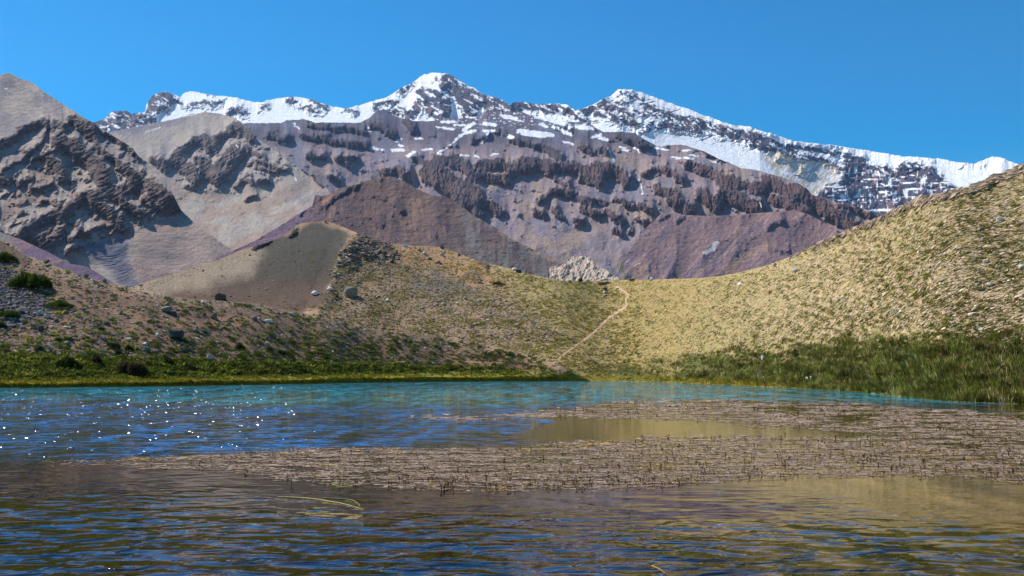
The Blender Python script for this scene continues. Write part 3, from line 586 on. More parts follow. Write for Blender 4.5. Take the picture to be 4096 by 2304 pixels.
def water_mat():
    m = bpy.data.materials.new('lake_water'); m.use_nodes = True; t = m.node_tree; b = t.nodes['Principled BSDF']
    N = t.nodes.new; Lk = t.links.new
    geo = N('ShaderNodeNewGeometry')
    def at(n):
        a = N('ShaderNodeAttribute'); a.attribute_name = n; return a
    def mapped(sx, sy, rot=0):
        mp = N('ShaderNodeMapping'); mp.inputs['Scale'].default_value = (sx, sy, 1); mp.inputs['Rotation'].default_value = (0, 0, math.radians(rot))
        Lk(geo.outputs['Position'], mp.inputs['Vector']); return mp
    def noise(mp, sc, det, ro, dist=0):
        n = N('ShaderNodeTexNoise'); n.inputs['Scale'].default_value = sc; n.inputs['Detail'].default_value = det
        n.inputs['Roughness'].default_value = ro; n.inputs['Distortion'].default_value = dist
        Lk(mp.outputs[0], n.inputs['Vector']); return n
    def mul(a, b_):
        x = N('ShaderNodeMath'); x.operation = 'MULTIPLY'
        for i, q in enumerate((a, b_)):
            if isinstance(q, (int, float)): x.inputs[i].default_value = q
            else: Lk(q, x.inputs[i])
        return x.outputs[0]
    def add(a, b_):
        x = N('ShaderNodeMath'); x.operation = 'ADD'; Lk(a, x.inputs[0]); Lk(b_, x.inputs[1]); return x.outputs[0]
    c = at('Col')
    def rng(sock, a, b_, lo, hi):
        g = N('ShaderNodeMapRange'); g.inputs['From Min'].default_value = a; g.inputs['From Max'].default_value = b_; g.inputs['To Min'].default_value = lo; g.inputs['To Max'].default_value = hi
        Lk(sock, g.inputs['Value']); return g.outputs[0]
    st1 = noise(mapped(.42, .085, 2), 1.0, 7, .8)
    st2 = noise(mapped(1.5, .33, -3), 1.0, 5, .7)
    k1 = mul(rng(st1.outputs['Fac'], .38, .62, .12, 2.1), rng(st2.outputs['Fac'], .38, .62, .35, 1.8))
    sv = N('ShaderNodeVectorMath'); sv.operation = 'SCALE'; Lk(c.outputs['Color'], sv.inputs[0]); Lk(k1, sv.inputs['Scale']); Lk(sv.outputs[0], b.inputs['Base Color'])
    rough = at('rough').outputs['Fac']; rip = at('ripple').outputs['Fac']
    wind = noise(mapped(1, 1.7, 6), 1.6, 5, .62, .3)
    gust = noise(mapped(.05, .16), 1.0, 4, .6)
    gm = N('ShaderNodeMapRange'); gm.inputs['From Min'].default_value = .3; gm.inputs['From Max'].default_value = .7; gm.inputs['To Min'].default_value = .35; gm.inputs['To Max'].default_value = 1.25
    Lk(gust.outputs['Fac'], gm.inputs['Value'])
    hw = mul(mul(rng(st1.outputs['Fac'], .38, .62, .55, 1.5), mul(mul(mul(wind.outputs['Fac'], rough), gm.outputs[0]), rng(st2.outputs['Fac'], .36, .64, .5, 1.7))), .95)
    r1 = noise(mapped(1.8, 2.8, 38), 1.0, 1.0, .42, .4)
    r2 = noise(mapped(4.6, 7.0, 30), 1.0, 1.0, .4, .3)
    h1 = mul(mul(r1.outputs['Fac'], rip), .135); h2 = mul(mul(r2.outputs['Fac'], rip), .008)
    h0 = mul(noise(mapped(.8, 3.4, 3), 1.6, 2, .5).outputs['Fac'], .0035)
    vo = N('ShaderNodeTexVoronoi'); vo.inputs['Scale'].default_value = 20; Lk(geo.outputs['Position'], vo.inputs['Vector'])
    pk = N('ShaderNodeMath'); pk.operation = 'POWER'; pk.use_clamp = True; Lk(rng(vo.outputs['Distance'], 0, .8, 1, 0), pk.inputs[0]); pk.inputs[1].default_value = 3
    spr = noise(mapped(.9, .9), 1.3, 3, .7)
    H = add(add(h1, h2), h0)
    bp = N('ShaderNodeBump'); bp.inputs['Strength'].default_value = 1; bp.inputs['Distance'].default_value = 1
    Lk(H, bp.inputs['Height'])
    # wind chop: facet slopes taken straight from the noise, so they stay steep however far away
    def vm(op, a_, b_):
        x = N('ShaderNodeVectorMath'); x.operation = op
        Lk(a_, x.inputs[0])
        if op == 'SCALE':
            if isinstance(b_, (int, float)): x.inputs['Scale'].default_value = b_
            else: Lk(b_, x.inputs['Scale'])
        elif isinstance(b_, tuple): x.inputs[1].default_value = b_
        else: Lk(b_, x.inputs[1])
        return x.outputs[0]
    chop = vm('MULTIPLY', vm('SUBTRACT', wind.outputs['Color'], (.5, .5, .5)), (1.7, 1.7, 0))
    amp = mul(mul(rough, gm.outputs[0]), mul(rng(st1.outputs['Fac'], .38, .62, .45, 1.4), rng(st2.outputs['Fac'], .36, .64, .5, 1.5)))
    chop = vm('SCALE', chop, amp)
    glint = vm('MULTIPLY', vm('SUBTRACT', vo.outputs['Color'], (.5, .5, .5)), (1.9, 1.9, 0))
    gmask = mul(rng(spr.outputs['Fac'], .56, .58, 0, 1), at('glint').outputs['Fac'])
    nn = N('ShaderNodeVectorMath'); nn.operation = 'NORMALIZE'
    Lk(vm('ADD', vm('ADD', bp.outputs[0], chop), vm('SCALE', glint, gmask)), nn.inputs[0]); Lk(nn.outputs[0], b.inputs['Normal'])
    Lk(rng(gmask, 0, 1, .03, .10), b.inputs['Roughness'])
    b.inputs['IOR'].default_value = 1.95
    b.inputs['Specular IOR Level'].default_value = .5
    return m
me.materials.append(water_mat())

# ------------------------------------------------------------------ prototypes for stones and plants
def hull_proto(seed, n=13, flat=1.0, smooth=0):
    r = random.Random(seed); bm = bmesh.new()
    for i in range(n):
        v = Vector((r.gauss(0, 1), r.gauss(0, 1), r.gauss(0, 1))).normalized() * r.uniform(.75, 1)
        bm.verts.new((v.x * .5, v.y * .42, v.z * .40 * flat))
    g = bmesh.ops.convex_hull(bm, input=bm.verts)
    bmesh.ops.delete(bm, geom=[v for v in bm.verts if not v.link_faces], context='VERTS')
    bmesh.ops.triangulate(bm, faces=bm.faces)
    bm.verts.ensure_lookup_table(); bm.verts.index_update()
    V = np.array([v.co[:] for v in bm.verts]); Fc = np.array([[v.index for v in f.verts] for f in bm.faces]); bm.free()
    V[:, 2] += .18 * flat
    return V, Fc
HULLS = [hull_proto(i, 11 + i % 5) for i in range(10)]
def tuft_proto(seed, nb=9, spread=.5, h=1.0, wid=.07, lean=.45):
    r = random.Random(seed); V = []; Fc = []
    for i in range(nb):
        a = r.uniform(0, 6.283); rr = spread * math.sqrt(r.random()) * .6
        bx, by = rr * math.cos(a), rr * math.sin(a); a2 = a + r.uniform(-.9, .9); L = h * r.uniform(.55, 1.05); ln = lean * r.uniform(.3, 1.3)
        w = wid * r.uniform(.7, 1.3); wa = r.uniform(0, 3.14); wx, wy = w * math.cos(wa), w * math.sin(wa); k = len(V)
        mx, my = bx + ln * .35 * math.cos(a2), by + ln * .35 * math.sin(a2); tx, ty = bx + ln * math.cos(a2), by + ln * math.sin(a2)
        V += [(bx - wx, by - wy, -.05), (bx + wx, by + wy, -.05), (mx + wx * .8, my + wy * .8, L * .6), (mx - wx * .8, my - wy * .8, L * .6), (tx, ty, L)]
        Fc += [(k, k + 1, k + 2), (k, k + 2, k + 3), (k + 3, k + 2, k + 4)]
    return np.array(V), np.array(Fc)
TUFTS = [tuft_proto(20 + i, 10, .55, 1.0, .075, .55) for i in range(8)]
MOUNDS = [tuft_proto(50 + i, 26, 1.0, .62, .11, .55) for i in range(6)]
REEDS = [tuft_proto(80 + i, 9, .45, 1.0, .028, .28) for i in range(8)]
def sprig_proto(seed):
    r = random.Random(seed); V = []; Fc = []
    lx, ly = r.uniform(-.35, .35), r.uniform(-.2, .2)
    def quad(p, q, w):
        k = len(V); V.extend([(p[0] - w, p[1], p[2]), (p[0] + w, p[1], p[2]), (q[0] + w * .7, q[1], q[2]), (q[0] - w * .7, q[1], q[2])]); Fc.extend([(k, k + 1, k + 2), (k, k + 2, k + 3)])
    quad((0, 0, -.05), (lx * .5, ly * .5, .5), .06); quad((lx * .5, ly * .5, .5), (lx, ly, .95), .05)
    for i in range(r.randint(4, 7)):
        t = r.uniform(.3, 1); c = (lx * t, ly * t, .95 * t); a = r.uniform(0, 6.28); e = .28 * r.uniform(.6, 1.2)
        k = len(V); V.extend([c, (c[0] + e * math.cos(a), c[1] + e * math.sin(a), c[2] + .1), (c[0] + e * .6 * math.cos(a + .9), c[1] + e * .6 * math.sin(a + .9), c[2] + .22)]); Fc.append((k, k + 1, k + 2))
    return np.array(V), np.array(Fc)
SPRIGS = [sprig_proto(200 + i) for i in range(8)]

def frames(Nv, yaw, upmix=.5, along=False):
    up = Nv * (1 - upmix) + np.array([0, 0, 1.]) * upmix; up /= np.linalg.norm(up, axis=1, keepdims=True)
    ref = np.tile(np.array([0, 1., 0]), (len(Nv), 1))
    T = np.cross(ref, up); T /= np.linalg.norm(T, axis=1, keepdims=True); B = np.cross(up, T)
    c, s = np.cos(yaw)[:, None], np.sin(yaw)[:, None]
    return T * c + B * s, -T * s + B * c, up
def replicate(protos, pos, fr, sc, col, shade=.12):
    """many small copies merged into one mesh"""
    Vs, Fs, Cs, off = [], [], [], 0
    pid = RNG.integers(0, len(protos), len(pos))
    for k, (V, Fc) in enumerate(protos):
        idx = np.where(pid == k)[0]
        if not len(idx): continue
        v = V[None] * sc[idx][:, None, :]
        w = pos[idx][:, None, :] + v[..., 0:1] * fr[0][idx][:, None] + v[..., 1:2] * fr[1][idx][:, None] + v[..., 2:3] * fr[2][idx][:, None]
        n = len(idx); nv = len(V)
        Vs.append(w.reshape(-1, 3)); Fs.append((Fc[None] + (np.arange(n) * nv)[:, None, None] + off).reshape(-1, 3))
        cc = np.repeat(col[idx][:, None, :], nv, 1) * (1 + shade * RNG.standard_normal((n, nv, 1)))
        Cs.append(np.clip(cc, .004, 1).reshape(-1, 3)); off += n * nv
    return np.concatenate(Vs), np.concatenate(Fs), np.concatenate(Cs)
def palette(n, cols, wts, jit=.16):
    w = np.array(wts, float); w /= w.sum(); c = np.array(cols)[RNG.choice(len(cols), n, p=w)]
    return np.clip(c * (1 + jit * RNG.standard_normal((n, 1))), .01, 1)
def pick(dens, n, x0, x1, y0, y1):
    """n px positions with density function"""
    X, Y = [], []; tot = 0
    while tot < n:
        x = RNG.uniform(x0, x1, n * 2); y = RNG.uniform(y0, y1, n * 2)
        k = RNG.random(n * 2) < dens(x, y); X.append(x[k]); Y.append(y[k]); tot += k.sum()
        if k.sum() == 0: break
    return np.concatenate(X)[:n], np.concatenate(Y)[:n]
def on(info, x, y):
    p = sample(info, x, y, 'V'); nn = sample(info, x, y, 'N'); nn /= np.linalg.norm(nn, axis=1, keepdims=True)
    nn *= np.sign(nn[:, 2:3] + 1e-9); return p, nn
def leaf_mat(name):
    m = bpy.data.materials.new(name); m.use_nodes = True; t = m.node_tree; t.nodes.clear(); N = t.nodes.new
    a = N('ShaderNodeAttribute'); a.attribute_name = 'Col'; d = N('ShaderNodeBsdfDiffuse'); tr = N('ShaderNodeBsdfTranslucent'); mx = N('ShaderNodeMixShader'); o = N('ShaderNodeOutputMaterial')
    mx.inputs[0].default_value = .4
    for q in (d, tr): t.links.new(a.outputs['Color'], q.inputs['Color'])
    t.links.new(d.outputs[0], mx.inputs[1]); t.links.new(tr.outputs[0], mx.inputs[2]); t.links.new(mx.outputs[0], o.inputs[0])
    return m
M_LEAF = leaf_mat('leaves')
M_STUFF = attr_mat('loose_stone', .92, 0, 0, 0, 0, .12)

def stuff(name, protos, info, x, y, size, ratio, col, yaw=None, upmix=.5, mat=None, sink=.0, label=None, cat=None, shade=.1, smooth=False):
    p, nn = on(info, x, y); n = len(x)
    yaw = RNG.uniform(0, 6.28, n) if yaw is None else yaw
    fr = frames(nn, yaw, upmix); sc = size[:, None] * ratio
    p = p - fr[2] * (size * sink)[:, None]
    V, Fc, Cc = replicate(protos, p, fr, sc, col, shade)
    o = link(name, set_mesh(name, V, Fc, Cc, mat, smooth)); tag(o, label, cat, kind='stuff'); return o
hbv = lambda x, y: SHORE(x) - y
lognorm = lambda n, m, s, a, b: np.clip(np.exp(RNG.normal(np.log(m), s, n)), a, b)

TR1 = [(616,286),(622,290),(629,295),(626,300),(627,306),(616,313),(604.5,321.7),(597.5,329.6),(586.6,338.8),(577.6,344.7),(561.7,356.7),(552,364)]
TR2 = [(35,361.6),(60,361.5),(84.5,359.6),(109,357.6),(129,355.6),(149,354),(199,355),(238.5,354),(286,357.6),(325.6,361.6),(375,364.6),(405,361.6),(445,360.6),(484.6,362.6),(504,363.5)]
clear = lambda x, y: 1 - .96 * (sdist(x, y, TR1, 1.3) < 0)
clear2 = lambda x, y: 1 - .96 * (sdist(x, y, TR2, .9) < 0)
# ---- loose stones
def dJ(x, y):
    ok = (y > J_TOP(x) + .3) & (hbv(x, y) > 6)
    d = .35 + .5 * sst(-.1, .35, fbm(x / 22, y / 9, 3, 1001)); d = d * sst(8, 26, hbv(x, y)) + .05
    return ok * np.clip(d + .5 * sst(160, 40, x), 0, 1) * clear2(x, y)
x, y = pick(dJ, 12000, -60, 575, 238, 380); n = len(x)
grey = [lin(142, 134, 122), lin(176, 164, 144), lin(126, 108, 96), lin(196, 180, 160), lin(108, 100, 96), lin(140, 116, 98)]
stuff('loose_stones', HULLS, left, x, y, lognorm(n, .20, .5, .08, .75), np.array([[1.25, .9, .65]]) * RNG.uniform(.7, 1.3, (n, 3)), palette(n, grey, [3, 1.6, 4, 1.4, 3, 4]), upmix=.4, mat=M_STUFF, sink=.06, label='small loose stones scattered over the brown slope behind the left shore', cat='stones')
scr = [(-60, 262), (4, 264), (16, 280), (30, 288), (44, 298), (46, 312), (24, 322), (6, 330), (-60, 336)]
x, y = pick(lambda x, y: inpoly(x, y, scr, 6) * (y > J_TOP(x) + 1), 3600, -60, 60, 250, 345); n = len(x)
stuff('dark_scree', HULLS, left, x, y, lognorm(n, .48, .35, .2, 1.1), np.array([[1.3, .9, .6]]) * RNG.uniform(.7, 1.3, (n, 3)), palette(n, [lin(104, 98, 98), lin(84, 80, 82), lin(126, 118, 112), lin(70, 62, 60)], [3, 3, 2, 1]), upmix=.3, mat=M_STUFF, label='dark grey scree of broken slabs at the left edge of the slope', cat='stones')
rubp = [(330,264),(348,248),(362,236),(380,243),(398,250),(404,262),(440,268),(470,280),(520,300),(560,335),(520,352),(400,345),(340,330),(322,308),(326,285)]
def dH(x, y):
    a = inpoly(x, y, rubp, 8); c = sst(.0, .3, fbm(x / 20, y / 10, 3, 1003)); near = inpoly(x, y, [(345,250),(365,234),(398,250),(402,262),(380,272),(352,286),(334,282)], 5)
    dome = inpoly(x, y, GREYDOME, 5)
    return (y > H_TOP(x) + .2) * np.clip(.10 + .45 * a * (.45 + .55 * c) + near, 0, 1) * (1 - .85 * dome * (1 - near))
x, y = pick(dH, 16000, 120, 620, 235, 372); n = len(x)
stuff('loose_stones', HULLS, hill, x, y, lognorm(n, .27, .42, .12, .9), np.array([[1.25, .9, .7]]) * RNG.uniform(.7, 1.3, (n, 3)), palette(n, [lin(156, 138, 118), lin(128, 108, 90), lin(184, 166, 142), lin(98, 84, 72)], [3, 4, 1.2, 2]), upmix=.4, mat=M_STUFF, label='grey brown rubble spread below the crags of the dome hill', cat='stones')
x, y = pick(lambda x, y: inpoly(x, y, [(352,243),(362,236),(378,242),(392,250),(398,258),(384,262),(368,258),(352,262),(342,268),(334,282),(330,276),(340,256)], 3) * sst(-.1, .15, fbm(x / 9, y / 6, 3, 1009)), 800, 325, 405, 232, 290); n = len(x)
stuff('crag_blocks', HULLS, hill, x, y, lognorm(n, .62, .5, .25, 2.0), np.array([[1.2, .9, .8]]) * RNG.uniform(.7, 1.3, (n, 3)), palette(n, [lin(158, 140, 124), lin(126, 110, 98), lin(84, 72, 64)], [3, 3, 1.5]), upmix=.5, mat=M_STUFF, label='jumbled dark crag blocks on the shoulder of the dome hill', cat='stones')
def dR(x, y):
    a = sst(430, 600, x); low = sst(0, 1, (hbv(x, y) - np.interp(x, [560, 640, 700, 800, 900, 1024, 1200], [6, 10, 22, 40, 56, 64, 80])) / 22)
    c = .55 + .45 * fbm(x / 30, y / 12, 3, 1005) + .3 * sst(700, 1000, x)
    return (y > H_TOP(x) + .2) * a * np.clip(low * c + .06, 0, 1) * clear(x, y)
x, y = pick(dR, 60000, 430, 1160, 150, 398); n = len(x)
stuff('pale_stones', HULLS, hill, x, y, lognorm(n, .11, .5, .04, .5), np.array([[1.5, .8, .55]]) * RNG.uniform(.7, 1.3, (n, 3)), palette(n, [lin(208, 182, 150), lin(186, 158, 128), lin(226, 208, 184), lin(150, 128, 104)], [3, 3, 1, 1.6]), yaw=RNG.normal(0, .35, n), upmix=.15, mat=M_STUFF, label='small pale stones littering the sunlit grassy slope at the right', cat='stones')
# dark broken rock along the right skyline
x, y = pick(lambda x, y: (y > H_TOP(x) - .1) * (y < H_TOP(x) + np.interp(x, [780, 860, 940, 1024], [2, 6, 7, 10])) * sst(-.3, .3, fbm(x / 14, y / 5, 3, 1007) + .1), 2600, 790, 1100, 120, 262); n = len(x)
stuff('skyline_rocks', HULLS, hill, x, y, lognorm(n, .26, .5, .1, .9), np.array([[1.7, .8, .45]]) * RNG.uniform(.7, 1.3, (n, 3)), palette(n, [lin(176, 152, 128), lin(150, 128, 108), lin(116, 98, 84)], [3, 3, 1.2]), yaw=RNG.normal(0, .3, n), upmix=.2, mat=M_STUFF, label='brown broken rock band along the crest of the right slope', cat='stones')

# ---- grass
gl_J = lambda x: np.interp(x, [-300, 0, 100, 200, 300, 400, 500, 560], [34, 32, 28, 25, 20, 17, 13, 8])
def dGJ(x, y):
    hb = hbv(x, y); return (hb > 1.2) * (y > J_TOP(x)) * np.clip(sst(5, -6, hb - gl_J(x) - 7 * fbm(x / 18, y / 6, 4, 915)) * (.35 + .65 * sst(-.2, .2, fbm(x / 9, y / 3, 3, 1011))), 0, 1) * clear2(x, y)
x, y = pick(dGJ, 13000, -60, 575, 330, 390); n = len(x); hb = hbv(x, y)
gc = palette(n, [lin(108, 118, 44), lin(76, 88, 36), lin(138, 136, 58), lin(52, 62, 30)], [3, 3, 1.6, 2], .2)
yb = (sst(9, 4, hb) * (RNG.random(n) < .85))[:, None]; gc = gc * (1 - yb) + yb * palette(n, [lin(152, 140, 40), lin(150, 112, 28), lin(120, 124, 40)], [3, 2, 2])
stuff('shore_grass', TUFTS, left, x, y, lognorm(n, .38, .3, .2, .8) * np.interp(hb, [0, 5, 12], [.35, .5, 1]), np.array([[1.5, 1.5, .8]]) * RNG.uniform(.8, 1.2, (n, 3)), gc, mat=M_LEAF, upmix=.8, label='green and yellow grass along the left shore of the lake', cat='grass', shade=.16)
def dGs(x, y):
    hb = hbv(x, y); return (y > J_TOP(x) + 1) * (hb > 12) * np.clip(.10 + .5 * sst(.05, .3, fbm(x / 16, y / 7, 3, 1013)) * sst(120, 380, x) + .25 * sst(70, 20, hb), 0, 1)
x, y = pick(dGs, 2600, -40, 575, 255, 375); n = len(x)
stuff('grass_tufts', MOUNDS, left, x, y, lognorm(n, .38, .3, .2, .8), np.array([[1.0, .9, .8]]) * RNG.uniform(.8, 1.2, (n, 3)), palette(n, [lin(112, 118, 56), lin(92, 98, 50), lin(136, 134, 66)], [3, 3, 2]), mat=M_LEAF, upmix=.6, label='low green tussocks dotted over the brown slope', cat='grass', shade=.16)
def dGH(x, y):
    return (y > H_TOP(x) + .5) * np.clip(.25 + .5 * fbm(x / 24, y / 9, 3, 1015), 0, 1) * (1 - .93 * inpoly(x, y, GREYDOME, 5)) * sst(150, 420, x) * clear(x, y)
x, y = pick(dGH, 9000, 130, 640, 245, 372); n = len(x)
stuff('grass_tufts', TUFTS, hill, x, y, lognorm(n, .36, .3, .15, .7), np.array([[1.4, 1.2, .6]]) * RNG.uniform(.8, 1.2, (n, 3)), palette(n, [lin(150, 142, 66), lin(112, 114, 56), lin(170, 146, 60)], [3, 3, 1.5]), mat=M_LEAF, upmix=.5, label='sparse yellow green tufts on the saddle and dome hill', cat='grass', shade=.16)
def dGR(x, y):
    c = sst(-.25, .25, fbm((x + y) / 12, (y - .5 * x) / 5, 4, 1017)); return (y > H_TOP(x) + 1.2) * np.clip(sst(440, 600, x) * (.15 + .85 * c), 0, 1) * clear(x, y) * np.clip(.75 + .7 * fbm(x / 60, y / 30, 2, 1018), .2, 1)
x, y = pick(dGR, 44000, 430, 1160, 150, 400); n = len(x)
stuff('hillside_grass', MOUNDS, hill, x, y, lognorm(n, .15, .35, .07, .4), np.array([[1.5, 1.0, .5]]) * RNG.uniform(.8, 1.2, (n, 3)), palette(n, [lin(118, 118, 56), lin(88, 96, 44), lin(146, 134, 74), lin(182, 150, 40)], [4, 4, 3, .4]), mat=M_LEAF, upmix=.4, label='green and ochre tussock grass over the right slope', cat='grass', shade=.16)
limR = lambda x: np.interp(x, [560, 640, 700, 800, 900, 1024, 1200], [6, 11, 22, 37, 49, 56, 72])
def dGb(x, y):
    hb = hbv(x, y); return (hb > .4) * np.clip(sst(16, -12, hb - limR(x) - 26 * fbm(x / 22, y / 9, 4, 819)) * (.4 + .6 * sst(-.3, .1, fbm(x / 15, y / 8, 3, 1019))) , 0, 1) * sst(570, 640, x)
x, y = pick(dGb, 30000, 570, 1160, 290, 420); n = len(x)
hb = hbv(x, y); tone = fbm(x / 26, y / 10, 3, 1021)[:, None]
rc = palette(n, [lin(104, 112, 44), lin(82, 92, 36), lin(140, 136, 66), lin(60, 68, 28), lin(186, 170, 118), lin(112, 88, 52)], [4, 4, 2.4, 2, 1.5, 2], .22) * (1 + .9 * tone)
lo = (sst(7, 2, hb) * sst(860, 760, x) * (RNG.random(n) < .7))[:, None]; rc = rc * (1 - lo) + lo * palette(n, [lin(150, 124, 36), lin(128, 124, 40)], [1, 1])
rc = rc * (1 + .45 * sst(-.2, .2, fbm(x / 7, y / 4, 3, 1023))[:, None] - .15)
stuff('tall_shore_grass', REEDS, hill, x, y, lognorm(n, .28, .35, .1, .7) * np.interp(x, [570, 700, 1000], [.7, 1, 1]), np.array([[1.3, 1.3, 1.0]]) * RNG.uniform(.8, 1.2, (n, 3)), np.clip(rc, .01, 1), mat=M_LEAF, upmix=.85, label='tall dark green sedge along the right shore', cat='grass', shade=.14)

# ------------------------------------------------------------------ single stones
def to_me(name, V, Fc, col, mat, smooth=False): return set_mesh(name, V, Fc, np.broadcast_to(col, V.shape) * (1 + .08 * RNG.standard_normal((len(V), 1))), mat, smooth)
def boulder_proto(seed, kind):
    """irregular rock, unit size; round, angular, slab or spike"""
    r = random.Random(seed); bm = bmesh.new()
    dims = dict(round=(.5, .45, .36), angular=(.5, .42, .34), slab=(.5, .34, .15), spike=(.42, .36, .62))[kind]
    for i in range({'round': 34, 'angular': 15, 'slab': 15, 'spike': 13}[kind]):
        v = Vector((r.gauss(0, 1), r.gauss(0, 1), r.gauss(0, 1))).normalized()
        if kind == 'slab': v = Vector((v.x, v.y, .9 * (1 if v.z > 0 else -1) * r.uniform(.7, 1)))
        if kind == 'spike' and v.z > 0: v = Vector((v.x * (1 - v.z) * 1.1, v.y * (1 - v.z) * 1.1, v.z))
        v *= r.uniform(.86, 1.05); bm.verts.new((v.x * dims[0], v.y * dims[1], v.z * dims[2]))
    bmesh.ops.convex_hull(bm, input=bm.verts)
    bmesh.ops.delete(bm, geom=[v for v in bm.verts if not v.link_faces], context='VERTS')
    bmesh.ops.bevel(bm, geom=list(bm.edges), offset=.025, segments=1, affect='EDGES', clamp_overlap=True)
    bmesh.ops.triangulate(bm, faces=bm.faces)
    bmesh.ops.subdivide_edges(bm, edges=bm.edges, cuts=1, use_grid_fill=True)
    for v in bm.verts:
        v.co *= 1 + .035 * math.sin(v.co.x * 23 + seed) * math.sin(v.co.y * 19) + .03 * math.sin(v.co.z * 31 + v.co.x * 13)
    bmesh.ops.triangulate(bm, faces=bm.faces)
    bm.verts.index_update(); V = np.array([v.co[:] for v in bm.verts]); Fc = np.array([[v.index for v in f.verts] for f in bm.faces]); bm.free()
    V[:, 2] += dims[2] * .62
    return V, Fc
DARKC, GREYC, PALEC, BROWNC, REDC, WHITE = lin(78, 76, 70), lin(128, 122, 112), lin(190, 180, 160), lin(140, 112, 86), lin(150, 104, 84), lin(226, 222, 212)
